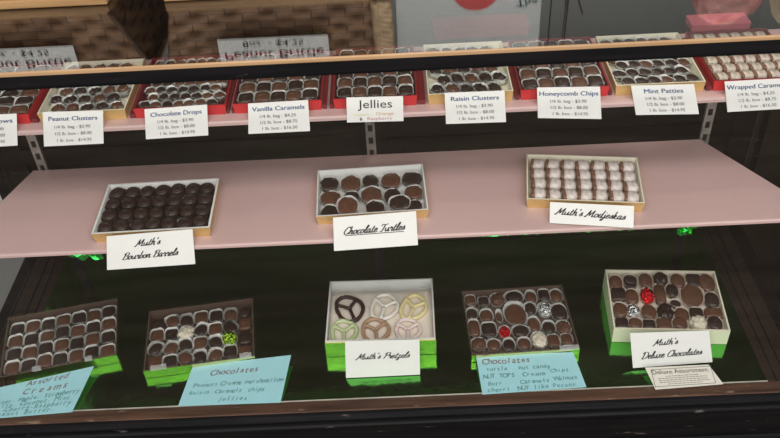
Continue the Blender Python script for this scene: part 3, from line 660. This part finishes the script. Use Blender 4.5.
def listed_box(key, pieces, mt, w, d, z, rows, phrase, group, k=.84, cup_h=.0135, cupm='cup'):
    n0 = 0
    for j, cnt in enumerate(rows):
        for i in range(cnt):
            x, y, rx, ry, kind, c = pieces[n0+i]
            cup = c not in 'w' or True
            x = max(-w/2+rx+.003, min(w/2-rx-.003, x)); y = max(-d/2+ry+.003, min(d/2-ry-.003, y))
            sq = kind in ('square', 'log')
            place(mt, kind, c, x, y, z, rx*k, ry*k, 0 if sq else random.uniform(-.4, .4) if abs(rx-ry) < .001 else 0,
                  f'{CW[c]} {NAMES[kind]}, {colname(i,cnt)} in {rowname(j,len(rows))} of {phrase}', group,
                  cup=(rx*1.08, ry*1.08, cupm), cup_e=3 if sq else 2.3, cup_h=cup_h, seed=(n0+i) % 5)
        n0 += cnt
root, mt, w, d, h = box_root('choc2', 'candy_box', 'clear-lidded assortment with red foil and silver foil candies, second box from right')
tray(root, w, d, h-.003, M['goldfoil'], M['brownboard'], wall=.0022); clear_lid(root, w, d, h-.012, h+.0005); glare_films(root, w, d, h+.0005, ((w*.40, .036, 0),))
listed_box('choc2', PIECES['choc2'], mt, w, d, .0042, (7, 7, 7, 7), 'clear-lidded assortment', 'chocolates in the clear-lidded assortment', k=.95, cup_h=.0115)
# deluxe box: deep open box standing tilted, its back higher than its front
root, mt, w, d, h = box_root('deluxe', 'candy_box', 'deep open cream box of deluxe chocolates at right on green foil')
HB = .050; HF = .037
tray(root, w, d, HF, M['cream'], M['cream'], wall=.003, floor_z=.012, hb=HB)
slope = math.atan2(HB-HF, d)
mt2 = mt @ Matrix.Translation((0, 0, (HF+HB)/2-.0140)) @ Matrix.Rotation(slope, 4, 'X')
bm = bmesh.new(); box(bm, -w/2+.0045, w/2-.0045, -d/2+.005, d/2-.005, -.0016, -.0002)
obj('false_bottom', bm, M['tissue'], root, Matrix.Translation((0, 0, (HF+HB)/2-.0140)) @ Matrix.Rotation(slope, 4, 'X'))
listed_box('deluxe', PIECES['deluxe'], mt2, w-.004, d-.004, .0016, (7, 7, 8, 7), 'deluxe box', 'chocolates in the open deluxe box', k=1.03, cup_h=.011, cupm='tissue')
# pretzels
root, mt, w, d, h = box_root('pretz', 'candy_box', 'open white box of six coloured pretzels on green foil')
tray(root, w, d, h, M['cream'], M['liner'], wall=.003, floor_z=.018)
bm = bmesh.new(); x, y = w/2-.0005, d/2; box(bm, -w/2-.0012, w/2+.0012, -d/2-.0014, -d/2-.0002, .0004, h*.92); box(bm, -w/2-.0014, -w/2-.0002, -d/2-.0014, d/2, .0004, h*.40); box(bm, w/2+.0002, w/2+.0014, -d/2-.0014, d/2, .0004, h*.40)
obj('gold_wrap', bm, M['goldfoil'], root)
bm = bmesh.new(); NX, NY = 14, 10
g = [[bm.verts.new((-w/2+.0035+(w-.007)*i/NX, -d/2+.0035+(d-.017)*j/NY, .0242+.0015*noise.noise(Vector((i*.5, j*.6, 2))))) for i in range(NX+1)] for j in range(NY+1)]
for j in range(NY):
    for i in range(NX): bm.faces.new((g[j][i], g[j][i+1], g[j+1][i+1], g[j+1][i]))
o = obj('paper_liner', bm, M['tissue'], root, smooth=True); md = o.modifiers.new('s', 'SOLIDIFY'); md.thickness = .0006
def pretzel_mesh(rx, ry, m, seed):
    bm = bmesh.new(); rnd = random.Random(seed); tr = .0040; n = 28
    ring = []
    for i in range(n):
        a = 2*PI*i/n; wob = 1+.05*math.sin(3*a+PI/2)+.02*rnd.uniform(-1, 1)
        ring.append(((rx-tr)*wob*math.cos(a), (ry-tr)*wob*math.sin(a), tr*1.0))
    tube(bm, ring, [tr*(1+.12*rnd.uniform(-1, 1)) for _ in ring], 8, closed=True)
    for a, bend in ((-PI/2, 0), (PI/2-1.0, .18), (PI/2+1.0, -.18)):
        pts = [((rx-tr)*.98*q*math.cos(a+bend*(1-q)), (ry-tr)*.98*q*math.sin(a+bend*(1-q))-.001*(1-q), tr*1.15) for q in (0, .2, .4, .6, .8, 1)]
        tube(bm, pts, [tr*.95, tr*.9, tr*.85, tr*.85, tr*.9, tr], 8)
    for _ in range(14):
        i = rnd.randrange(n); p = Vector(ring[i]); bmesh.ops.create_icosphere(bm, subdivisions=1, radius=tr*.45, matrix=Matrix.Translation(p+Vector((rnd.uniform(-.5, .5)*tr, rnd.uniform(-.5, .5)*tr, tr*.75))))
    return finish(bm, 'pretzel', M[m], True)
PZ = {'d': ('pz_d', 'dark chocolate'), 'w': ('pz_w', 'white'), 'y': ('pz_y', 'pale yellow'), 'g': ('pz_g', 'pale green'), 't': ('pz_t', 'tan'), 'p': ('pz_p', 'pale pink')}
for k, (x, y, rx, ry, kind, c) in enumerate(PIECES['pretz']):
    o = link('coated_pretzel', pretzel_mesh(rx*1.03, ry*1.04, PZ[c][0], k), None, mt @ Matrix.Translation((x, y, .0262+(.0012 if k in (1, 4) else 0))) @ Matrix.Rotation((.35, -.2, -.3, .05, .1, .0)[k], 4, 'Z'))
    tag(o, f'{PZ[c][1]} coated pretzel lying in the open pretzel box', 'pretzel')

# --- upper row of nine boxes
TOP = [('marsh', 'red', 4, 6, 'square', 'dark chocolates', 'far left red box of dark chocolates, cut by frame edge'),
       ('peanut', 'gold', 5, 6, 'cluster', 'nut clusters', 'gold box of nut clusters, second in the upper row'),
       ('drops', 'red', 7, 7, 'drop', 'drops', 'red box of small chocolate drops in white cups, upper row'),
       ('vanilla', 'red', 5, 5, 'square', 'striped caramels', 'red box of square caramels behind the vanilla card'),
       ('jellies', 'red', 5, 5, 'square', 'jellies', 'red box of square jellies at the middle of the upper row'),
       ('raisin', 'gold', 5, 5, 'cluster', 'raisin clusters', 'gold box of dark clusters, right of the jellies box'),
       ('honey', 'red', 5, 5, 'square', 'honeycomb squares', 'red box of honeycomb chips between two gold boxes'),
       ('mint', 'gold', 6, 6, 'round', 'mint patties', 'gold box of mint patties in white cups, right side of upper row'),
       ('wrapped', 'red', 6, 6, 'wrapped', 'wrapped caramels', 'far right red box of clear-wrapped caramels in upper row')]
CARDNAME = {'marsh': 'far left', 'peanut': 'peanut', 'drops': 'drops', 'vanilla': 'vanilla', 'jellies': 'jellies', 'raisin': 'raisin', 'honey': 'honeycomb', 'mint': 'mint', 'wrapped': 'far right'}
for k_, i_, v_ in (('marsh', 1, -.524), ('peanut', 1, -.372), ('drops', 0, -.3625), ('wrapped', 0, .540)): TOPX[k_][i_] = v_
ZT = .5302; D = .160; HT = .0185
for key, colr, cols, rows, kind, what, label in TOP:
    x0, x1 = TOPX[key]; w = x1-x0-.003
    cx, cy = (x0+x1)/2, .1390+D/2
    r = tag(empty('candy_box', (cx, cy, ZT)), label, 'candy box', 'open boxes in the upper row')
    tray(r, w, D, HT, M[colr], M['redin' if colr == 'red' else 'cream'], wall=.0022, flare=.002)
    if colr == 'red':      # dark red strips filling the gaps at the sides of the red boxes
        ks = [t[0] for t in TOP]; q = ks.index(key)
        for sd in (-1, 1):
            o2 = q+sd
            if 0 <= o2 < len(TOP):
                gap = abs(TOPX[ks[o2]][0 if sd > 0 else 1]-TOPX[key][1 if sd > 0 else 0])
                if TOP[o2][1] == 'red': gap *= .48
                a, b = sorted((sd*(w/2+.0003), sd*(w/2+gap-.0005))); obj('gap_strip', bx(a, b, -D/2+.003, D/2, 0, .0075), M['redin'], r)
    mt = Matrix.Translation((cx, cy, ZT))
    hexg = kind in ('cluster', 'drop', 'round')
    pw, pd = (w-.012)/(cols+(.45 if hexg else 0)), (D-.012)/rows
    for j in range(rows):
        for i in range(cols):
            sh = ((j % 2)-.5)*.45*pw if hexg else 0
            x = (i-(cols-1)/2)*pw+sh+random.uniform(-.001, .001); y = ((rows-1)/2-j)*pd+random.uniform(-.0012, .0012)
            lab = f'{colname(i,cols)} in {rowname(j,rows)} of {CARDNAME[key]} box'
            z = .0065+random.uniform(0, .0012)
            if kind == 'wrapped':
                wrapped(mt, x, y, z, pw*.44, pd*.40, .0135, random.uniform(-.25, .15)+.1, f'clear-wrapped caramel, {lab}', 'wrapped caramels in the upper right box', (i+j*5) % 6, True)
                continue
            c = 'dm'[(i+j) % 2] if kind == 'square' and key != 'marsh' else random.choice('ddm' if key in ('mint', 'marsh') else 'dm')
            sq = kind == 'square'
            o = place(mt, kind, c, x, y, z, pw*(.445 if sq else .41 if kind == 'cluster' else .465), pd*(.445 if sq else .42 if kind == 'cluster' else .465), random.uniform(-.06, .06) if sq else random.uniform(0, 1), f'{CW[c]} {NAMES[kind]}, {lab}', f'{what} in the upper row',
                      cup=(pw*.495, pd*.51, 'cup'), cup_e=4 if sq else 2.2, cup_h=.0115 if sq else .0105, seed=(i*3+j*2) % 5)

# ------------------------------------------------------------------ cards
def price_card(key, title, lines, tw, label):
    o, w, h = card_root('price_card', key, M['paper']); tag(o, label, 'price card', 'price cards along the upper shelf')
    text_block('heading', [(title, 0, h*.29, .0098, 0, .00030, tw, 0)], M['inkblue'], o)
    text_block('price_lines', [(s, (k-1)*.0012, h*(.05-.20*k), .0070, 0, .00012, fw, 0) for k, (s, fw) in enumerate(lines)], M['inkgrey'], o)
def P3(a, b, c): return [('1/4 lb. bag - $'+a, .056), ('1/2 lb. box - $'+b, .057), ('1 lb. box - $'+c, .054)]
A = P3('3.90', '8.00', '14.95'); B = P3('4.25', '8.75', '16.50')
price_card('marsh', 'Marshmallows', A, .082, 'price card cut off by the left edge of the frame')
price_card('peanut', 'Peanut Clusters', A, .076, 'white price card headed Peanut Clusters on upper shelf')
price_card('drops', 'Chocolate Drops', A, .080, 'white price card headed Chocolate Drops on upper shelf')
price_card('vanilla', 'Vanilla Caramels', B, .082, 'white price card headed Vanilla Caramels on upper shelf')
price_card('raisin', 'Raisin Clusters', A, .074, 'white price card headed Raisin Clusters on upper shelf')
price_card('honey', 'Honeycomb Chips', A, .091, 'white price card headed Honeycomb Chips on upper shelf')
price_card('mint', 'Mint Patties', A, .060, 'curling white price card headed Mint Patties on upper shelf')
price_card('wrapped', 'Wrapped Caramels', B, .090, 'white price card headed Wrapped Caramels at right end')
o, w, h = card_root('price_card', 'jellies', M['paper']); tag(o, 'small white card reading Jellies at middle of upper shelf', 'price card', 'price cards along the upper shelf')
text_block('heading', [('Jellies', 0, h*.20, .0185, 0, 0, .053, 0)], M['inkblack'], o)
text_block('yellow_word', [('Lemon ,', -w*.21, -h*.20, .0068, 0, 0, .026, 0)], M['inkyel'], o)
text_block('orange_word', [('Orange', w*.17, -h*.18, .0075, 0, 0, .027, 0)], M['inkor'], o)
text_block('ampersand', [('&', -w*.25, -h*.38, .0070, 0, .0001, None, 0)], M['inkblack'], o)
text_block('pink_word', [('Raspberry', w*.08, -h*.37, .0070, 0, 0, .038, 0)], M['inkpink'], o)

# brush-pen letters: strokes on a grid, x-height 1
BRUSH = {
 'u': (.95, [[(0,.9),(.1,.3),(.25,.02),(.5,.2),(.7,.95)], [(.7,.95),(.66,.25),(.8,0),(1.0,.25)]]),
 't': (.62, [[(.35,1.6),(.2,.4),(.3,0),(.62,.25)], [(.05,1.0),(.65,1.05)]]),
 'h': (.90, [[(.2,1.95),(.1,0)], [(.12,.4),(.4,.95),(.62,.85),(.58,.25),(.7,0),(.92,.25)]]),
 "'": (.40, [[(.2,1.9),(.12,1.45)]]),
 's': (.68, [[(.05,.2),(.3,.75),(.42,1.05)], [(.42,1.05),(.52,.4),(.42,.05),(.1,.05)], [(.5,.15),(.75,.3)]]),
 'o': (.82, [[(.4,.98),(.12,.7),(.1,.2),(.35,0),(.62,.3),(.6,.8),(.4,.98)], [(.55,.85),(.9,.85)]]),
 'r': (.74, [[(.05,.6),(.25,1.05),(.32,.8),(.62,.85)], [(.62,.85),(.5,.3),(.6,0),(.82,.25)]]),
 'b': (.80, [[(.25,1.95),(.12,.3),(.3,0),(.6,.25),(.6,.75),(.4,.85)], [(.4,.85),(.82,.85)]]),
 'n': (.86, [[(.12,.95),(.05,0)], [(.08,.4),(.35,.95),(.58,.85),(.52,.25),(.64,0),(.88,.25)]]),
 'a': (.90, [[(.62,.9),(.35,.98),(.1,.55),(.15,.08),(.4,.1),(.6,.6),(.66,.95)], [(.66,.95),(.58,.25),(.7,0),(.92,.25)]]),
 'e': (.72, [[(.12,.4),(.5,.6),(.5,.92),(.3,.95),(.1,.5),(.2,.05),(.45,.02),(.75,.3)]]),
 'l': (.52, [[(.1,.3),(.45,1.5),(.4,1.95),(.25,1.7),(.12,.4),(.25,0),(.54,.25)]]),
 'c': (.68, [[(.55,.8),(.4,.98),(.12,.6),(.15,.08),(.4,.02),(.7,.3)]]),
 'd': (.90, [[(.6,.9),(.35,.98),(.1,.55),(.15,.08),(.4,.1),(.6,.6)], [(.74,1.95),(.58,.25),(.7,0),(.92,.25)]]),
 'j': (.55, [[(.3,.95),(.2,-.4),(0,-.75),(-.15,-.5),(.3,-.05),(.58,.25)], [(.36,1.35),(.39,1.5)]]),
 'k': (.82, [[(.2,1.95),(.08,0)], [(.1,.4),(.4,.95),(.5,.7),(.2,.5)], [(.2,.5),(.45,.05),(.62,0),(.84,.25)]]),
 'x': (.78, [[(.1,.9),(.3,.9),(.45,.1),(.78,.2)], [(.7,.95),(.05,.02)]]),
 'z': (.74, [[(.1,.85),(.55,.92),(.1,.08)], [(.1,.08),(.4,.05),(.45,-.4),(.2,-.7),(.1,-.45),(.76,.22)]]),
 'M': (1.70, [[(-.1,.15),(.15,0),(.55,1.8)], [(.55,1.8),(.7,.3)], [(.7,.3),(1.35,1.8)], [(1.35,1.8),(1.3,.2),(1.45,0),(1.7,.22)]]),
 'B': (1.25, [[(.45,1.7),(.2,0)], [(.1,1.4),(.5,1.85),(1.05,1.75),(1.0,1.15),(.5,1.0)], [(.5,1.0),(1.1,.85),(1.0,.15),(.5,-.02),(.1,.15)]]),
 'C': (1.18, [[(1.1,1.45),(.95,1.85),(.45,1.6),(.15,.7),(.4,.05),(.85,.1),(1.2,.5)]]),
 'T': (1.05, [[(0,1.45),(.3,1.8),(.8,1.7),(1.3,1.85)], [(.75,1.75),(.5,.2),(.3,0),(.05,.15)]]),
 'D': (1.45, [[(.5,1.7),(.3,.1)], [(.05,1.4),(.5,1.85),(1.2,1.6),(1.3,.7),(.8,.05),(.3,0),(.05,.2)]]),
 'P': (1.05, [[(.5,1.65),(.25,-.05)], [(.05,1.35),(.5,1.85),(1.1,1.75),(1.05,1.1),(.45,.9)]]),
 ' ': (.55, [])}
def brush_text(bm, text, x, y, xh, width, tilt, z, pen=.33, slant=.46):
    total = sum(BRUSH[c][0] for c in text); kx = width/total; cx = -width/2
    for ch in text:
        adv, strokes = BRUSH[ch]
        for st in strokes:
            P = [Vector((a, b)) for a, b in st]; pts = []
            for i in range(len(P)-1):
                p0, p1, p2, p3 = P[max(i-1, 0)], P[i], P[i+1], P[min(i+2, len(P)-1)]
                for q in range(6):
                    t = q/6; pts.append(.5*((2*p1)+(p2-p0)*t+(2*p0-5*p1+4*p2-p3)*t*t+(3*p1-p0-3*p2+p3)*t**3))
            pts.append(P[-1])
            W = [Vector((cx+(p.x+slant*p.y*.9)*kx, p.y*xh)) for p in pts]
            prev = None
            for i, p in enumerate(W):
                d = (W[min(i+1, len(W)-1)]-W[max(i-1, 0)]); d = d.normalized() if d.length > 1e-9 else Vector((0, 1))
                n = Vector((-d.y, d.x))*xh*pen*(.42+.58*abs(d.y))*.5
                pair = []
                for e in (p+n, p-n):
                    pair.append(bm.verts.new((x+e.x*math.cos(tilt)-e.y*math.sin(tilt), y+e.x*math.sin(tilt)+e.y*math.cos(tilt), z)))
                if prev: bm.faces.new((prev[0], prev[1], pair[1], pair[0]))
                prev = pair
        cx += adv*kx

def script_card(key, lines, label, underline=False):
    o, w, h = card_root('name_card', key, M['paper']); tag(o, label, 'name card', 'name cards in script lettering')
    bm = bmesh.new()
    for t, x, y, size, fw, tl in lines: brush_text(bm, t, x*w-.003, y*h-size*.27, size*.37, fw*1.03, tl, .0004)
    q = SHEET[o][0]
    for v in bm.verts: v.co.xy = bilinear(q, v.co.x/w+.5, v.co.y/h+.5)
    obj('script_lettering', bm, M['inkblack'], o)
    if underline:
        obj('underline', bx(-w*.36, w*.34, -h*.075, -h*.055, 0, .0004), M['inkblack'], o)
script_card('bourbon', [("Muth's", -.01, .22, .0165, .040, .02), ('Bourbon Barrels', .01, -.14, .0165, .089, .02)], "white card in black script in front of the dark barrels box")
script_card('turtles', [('Chocolate Turtles', .0, .06, .0175, .098, .01)], 'white card in underlined black script in front of the turtles box', True)
script_card('modj', [("Muth's Modjeskas", .0, .02, .0165, .108, -.03)], "narrow white card in black script before the box of paper-wrapped caramels")
script_card('pretz', [("Muth's Pretzels", .02, .06, .0165, .096, .01)], "white card in black script in front of the pretzel box")
script_card('deluxe', [("Muth's", -.05, .19, .0165, .044, .03), ('Deluxe Chocolates', .01, -.17, .0175, .110, .02)], "white card in black script in front of the deep cream box")

def hand(name, key, label, head, body):
    o, w, h = card_root('handwritten_card', key, M['blue']); tag(o, label, 'handwritten card', 'handwritten pale blue cards')
    rnd = random.Random(len(label))
    def words(lst, size, fat):
        out = []
        for s, x, y, fw in lst:
            n = len(s)
            for i, ch in enumerate(s):
                if ch == ' ': continue
                out.append((ch, x*w+fw*((i+.5)/n-.5), y*h+rnd.uniform(-.0006, .0006), size*rnd.uniform(.9, 1.12), .12, fat, None, rnd.uniform(-.12, .12)))
        return out
    text_block('heading', words(head, .0175, .0002), M['inkbrown'], o)
    text_block('body_lines', words(body, .0125, .00025), M['inkgreen'], o)
hand('creams', 'creams', 'pale blue handwritten card headed Creams at far left front', [('Assorted', .08, .40, .075), ('Creams', .10, .16, .085)],
     [('Butter. Maple. Strawberry', .03, -.03, .165), ('Vanilla. Coconut. Mint.', .0, -.16, .165), ('Nutt-Cherry-Raspberry', .0, -.28, .165), ('Peanut Butter.', -.02, -.40, .12)])
hand('choc1', 'choc1', 'pale blue handwritten card ending in Jellies, in front of lime candy box', [('Chocolates', -.04, .26, .090)],
     [('Peanuts Creams marshmallow', .03, -.02, .168), ('Raisin  Caramels  chips', -.06, -.20, .140), ('Jellies', .02, -.38, .055)])
hand('choc2', 'choc2', 'pale blue handwritten card beginning with turtle, in front of clear-lidded assortment', [('Chocolates', -.20, .33, .090)],
     [('turtle   nut candy', -.10, .13, .120), ('NUT TOPS  Creams', -.15, -.06, .115), ('Chips', .30, .0, .034), ('Burr     Caramels', -.13, -.25, .112), ('Walnuts', .34, -.22, .040), ('cherri  NUT like Pecans', -.02, -.41, .160)])
o, w, h = card_root('description_card', 'assort', M['ivory']); tag(o, 'small ivory card with printed border lying at right front', 'description card')
bm = bmesh.new(); t = .0007; a, b = w/2-.005, h/2-.004
for q in ((-a, a, b-t, b), (-a, a, -b, -b+t), (-a, -a+t, -b, b), (a-t, a, -b, b)): box(bm, *q, 0, .0003)
obj('printed_border', bm, M['inkblack'], o)
text_block('heading', [('Deluxe Assortment', 0, h*.25, .0125, 0, -.0001, w*.86, 0)], M['inkblack'], o)
bm = bmesh.new(); rnd = random.Random(3)
for k in range(5):
    y = h*(.05-.09*k); x = -w*(.38 if k not in (0, 4) else .26); end = -x
    while x < end-.002:
        L = min(rnd.uniform(.002, .007), end-x); box(bm, x, x+L, y-.0006, y+.0006, 0, .0003); x += L+.0014
obj('fine_print', bm, M['inkgrey'], o)

# ------------------------------------------------------------------ things on the counter top
def basket(name, x0, x1, y0, y1, z, hgt, fl, fr, label, braid_right):
    root = tag(empty(name, ((x0+x1)/2, (y0+y1)/2, z)), label, 'basket', 'woven baskets on the counter top')
    ox, oy = (x0+x1)/2, (y0+y1)/2
    bm = bmesh.new()
    cell, rh = .026, .0125; nr = int(hgt/rh)
    def pt(s, t, bul):   # s: around the front, right, back, left; t: 0..1 up
        X0, X1 = x0-fl*t, x1+fr*t; Y0, Y1 = y0-.012*t, y1+.012*t
        P = [(X0, Y0), (X1, Y0), (X1, Y1), (X0, Y1)]; k = int(s) % 4; q = s-int(s)
        a, b = P[k], P[(k+1) % 4]; nx, ny = ((0, -1), (1, 0), (0, 1), (-1, 0))[k]
        return Vector((a[0]+(b[0]-a[0])*q+nx*bul-ox, a[1]+(b[1]-a[1])*q+ny*bul-oy, hgt*t+.010))
    for side in range(4):
        L = (x1-x0) if side % 2 == 0 else (y1-y0); nc = max(2, int(L/cell))
        SU = 6; SV = 4
        g = []
        for j in range(nr*SV+1):
            row = []
            for i in range(nc*SU+1):
                ci, fi = divmod(i, SU); rj, fj = divmod(j, SV)
                bul = .0034*math.sin(PI*i/SU)*(1 if rj % 2 == 0 else -1)*math.sin(PI*((fj+.0001)/SV))**.4
                row.append(bm.verts.new(pt(side+min(i/(nc*SU), .99999), j/(nr*SV), bul)))
            g.append(row)
        for r, s in zip(g, g[1:]):
            for i in range(len(r)-1): bm.faces.new((r[i], r[i+1], s[i+1], s[i]))
    A = [bm.verts.new(pt(k+.00001, 0, 0)) for k in range(4)]; bm.faces.new(A[::-1])
    o = obj('woven_body', bm, M['basket'], root, smooth=True)
    md = o.modifiers.new('s', 'SOLIDIFY'); md.thickness = .003
    bm = bmesh.new(); box(bm, x0-ox-.003, x1-ox+.003, y0-oy-.005, y0-oy+.006, .0006, .014, bev=.002); box(bm, x0-ox-.003, x1-ox+.003, y1-oy-.006, y1-oy+.005, .0006, .014, bev=.002)
    box(bm, x0-ox-.004, x0-ox+.006, y0-oy+.006, y1-oy-.006, .0006, .014, bev=.002); box(bm, x1-ox-.006, x1-ox+.004, y0-oy+.006, y1-oy-.006, .0006, .014, bev=.002)
    obj('base_rim', bm, M['rim'], root)
    bm = bmesh.new()
    c = [pt(k+.00001, 1, .002) for k in range(4)]
    for k in range(4): tube(bm, [c[k], c[(k+1) % 4]], .004, 8)
    obj('top_rim', bm, M['rim'], root)
    if braid_right is not None:
        bm = bmesh.new()
        for ph in range(3):
            pts = []
            for i in range(60):
                t = i/59; p = pt(.985, t, .006); a = t*26+ph*2*PI/3
                pts.append(p+Vector((.0105*math.cos(a)+.002, .006*math.sin(a), 0)))
            tube(bm, pts, .0060, 7)
        obj('twisted_corner', bm, M['braid'], root, smooth=True)
    else:
        bm = bmesh.new()
        for e in (.0, .99999):
            tube(bm, [pt(e, t/10, .001)+Vector((0, 0, 0)) for t in range(11)], .0045, 7)
        obj('corner_binding', bm, M['basketdark'], root, smooth=True)
    return root
GT = .7024
basket('woven_basket', -.765, -.375, .190, .44, GT, .095, .0, .050, 'woven splint basket at far left on the counter top, price sign on front', None)
basket('woven_basket', -.285, .036, .190, .44, GT, .097, .018, .004, 'woven splint basket with twisted corner, beside the pale carton', True)
def brittle_sign(x0, x1, z0, z1, label):
    w, h = x1-x0, z1-z0
    mt = Matrix(((1, 0, 0, (x0+x1)/2), (0, 0, -1, .1695), (0, 1, 0, (z0+z1)/2), (0, 0, 0, 1)))
    o = obj('brittle_sign', bx(-w/2, w/2, -h/2, h/2, -.0007, 0), M['paper'], None, mt); tag(o, label, 'sign', 'brittle signs on the baskets')
    text_block('red_lettering', [('Peanut Brittle', 0, h*.17, .0215, 0, .0002, w*.90, 0)], M['inkred'], o)
    text_block('green_lettering', [('8oz. - $4.25', .0, -h*.28, .0150, 0, .0001, w*.55, 0)], M['inkdgreen'], o)
brittle_sign(-.61, -.436, .7565, .797, 'white hand-lettered sign on the far left basket')
brittle_sign(-.217, -.049, .7590, .8005, 'white hand-lettered sign on the basket with twisted corner')
# pale carton with a round red mark
root = tag(empty('pale_carton', (.17, .26, GT)), 'pale grey carton with a red round mark, standing on the counter top', 'carton')
obj('carton_body', bx(-.115, .105, -.07, .07, .0006, .20, bev=.002), M['carton'], root)
bm = bmesh.new(); bmesh.ops.create_circle(bm, cap_ends=True, radius=.037, segments=40, matrix=Matrix.Translation((.006, -.0704, .002)) @ Matrix.Rotation(PI/2, 4, 'X'))
bmesh.ops.bisect_plane(bm, geom=bm.verts[:]+bm.edges[:]+bm.faces[:], plane_co=(0, 0, .004), plane_no=(0, 0, -1), clear_outer=True)
o = obj('red_mark', bm, M['scarlet'], root)
t = text_block('teal_lettering', [('The', 0, 0, .022, .2, .0002, .03, 0)], M['inkteal'], root, 0)
t.matrix_local = Matrix(((1, 0, 0, .083), (0, 0, -1, -.0704), (0, 1, 0, .028), (0, 0, 0, 1)))
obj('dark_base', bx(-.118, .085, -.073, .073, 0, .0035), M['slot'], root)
# wire easel
root = tag(empty('wire_easel', (.33, .30, GT)), 'dark wire easel with braced legs, right of the pale carton', 'easel')
for xa, xb in ((-.022, -.016), (.004, .010)):
    bm = bmesh.new(); tube(bm, [(xa, -.02, .002), (xb, .02, .22)], .0028 if xa > 0 else .0012, 8); obj('leg', bm, M['wire'], root)
bm = bmesh.new(); tube(bm, [(.030, -.02, .002), (.008, .02, .10)], .0014, 8); tube(bm, [(.030, -.02, .10), (.006, -.005, .03)], .0014, 8); obj('brace', bm, M['wire'], root)
bm = bmesh.new(); tube(bm, [(-.03, -.02, .055), (.035, -.02, .055)], .0012, 8); obj('crossbar', bm, M['wire'], root)
# bags at the right
def bag(x, y, w, d, h, m, label, cat='candy bag'):
    root = tag(empty('candy_bag', (x, y, GT)), label, cat)
    bm = bmesh.new(); superq(bm, w/2, d/2, h, 3, .3, int(x*100), .10, 3, nu=32, nv=16); obj('bag_body', bm, M[m], root, smooth=True)
    bm = bmesh.new(); tube(bm, [(w*.22*math.cos(a*PI/8), d*.22*math.sin(a*PI/8), h*.98) for a in range(16)], .004, 6, closed=True); obj('gathered_neck', bm, M['tan'], root, smooth=True)
bag(.595, .30, .11, .09, .13, 'rose', 'rosy candy bag on the counter top, left of the tan bag')
bag(.725, .30, .10, .09, .15, 'tan', 'tan candy bag at the right end of the counter top')
bag(.455, .36, .09, .09, .07, 'rose', 'low rosy candy bag on the counter top, nearest the wire easel')
# two cartons at the back of the upper shelf
def flat_box(x0, x1, y0, y1, z, h, m, label):
    root = tag(empty('gift_carton', ((x0+x1)/2, (y0+y1)/2, z)), label, 'carton')
    a, b = (x1-x0)/2, (y1-y0)/2
    obj('carton_base', bx(-a, a, -b, b, 0, h*.7), M[m], root); obj('carton_lid', bx(-a-.001, a+.001, -b-.001, b+.001, h*.7, h, bev=.001), M[m], root)
flat_box(.12, .285, .350, .392, ZT-.0007, .022, 'maroon', 'dark red flat carton behind the raisin cluster box')
flat_box(.565, .665, .335, .372, ZT-.0007, .012, 'pinkcarton', 'pink flat carton behind the far right box')
# dark block added beyond the right end to cut bright reflections in the foil
root = tag(empty('dark_blocker', (1.20, .62, FZ)), 'dark brown block added beyond the right end of the case', 'platform')
obj('platform_body', bx(-.36, .36, -.66, .66, 0, .97), M['brown'], root); obj('blocker_top', bx(-.38, .38, -.68, .68, .97, 1.0, bev=.004), M['brown'], root)
# pale low cabinet seen past the left end
root = tag(empty('white_platform', (-1.46, 1.30, FZ)), 'pale low platform beyond the left end of the case', 'platform')
obj('platform_body', bx(-.3, .3, -.25, .25, 0, .10), M['white_enamel'], root); obj('platform_top', bx(-.32, .32, -.27, .27, .10, .12, bev=.004), M['white_enamel'], root)

# ------------------------------------------------------------------ light
W = bpy.data.worlds.new('World'); SC.world = W; W.use_nodes = True
bg = W.node_tree.nodes['Background']; bg.inputs['Color'].default_value = (.93, .97, 1, 1); bg.inputs['Strength'].default_value = .5
def area(name, loc, rot, sx, sy, power, col=(1, 1, 1)):
    L = bpy.data.lights.new(name, 'AREA'); L.shape = 'RECTANGLE'; L.size = sx; L.size_y = sy; L.energy = power; L.color = col
    o = bpy.data.objects.new(name, L); COL.objects.link(o); o.location = loc; o.rotation_euler = rot; return o
area('shop_window_light', (.4, -3.3, 1.75), (math.radians(74), 0, math.radians(6)), 4.2, 2.4, 66, (1, .98, .95))
area('shop_ceiling_lamp', (.2, -1.15, 2.35), (math.radians(12), 0, 0), 2.6, .7, 52, (1, .96, .90))
area('ceiling_lamp', (0, .9, 2.25), (0, 0, 0), 2.4, .3, 22, (1, .93, .84))
SC.cycles.transparent_max_bounces = 24

# ------------------------------------------------------------------ camera
cam = bpy.data.cameras.new('camera'); cam.sensor_fit = 'HORIZONTAL'; cam.sensor_width = 36; cam.lens = 40.0722; cam.clip_start = .01
co = bpy.data.objects.new('camera', cam); COL.objects.link(co); SC.camera = co
R_, U_, B_ = (.9988, -.018, -.0448), (.0459, .6408, .7663), (.0149, -.7675, .6409)
co.matrix_world = Matrix(((R_[0], U_[0], B_[0], .0517), (R_[1], U_[1], B_[1], -1.0168), (R_[2], U_[2], B_[2], 1.2669), (0, 0, 0, 1)))
vs = SC.view_settings; vs.view_transform = 'Standard'; vs.look = 'None'; vs.gamma = 1; vs.use_curve_mapping = False; vs.exposure = 0
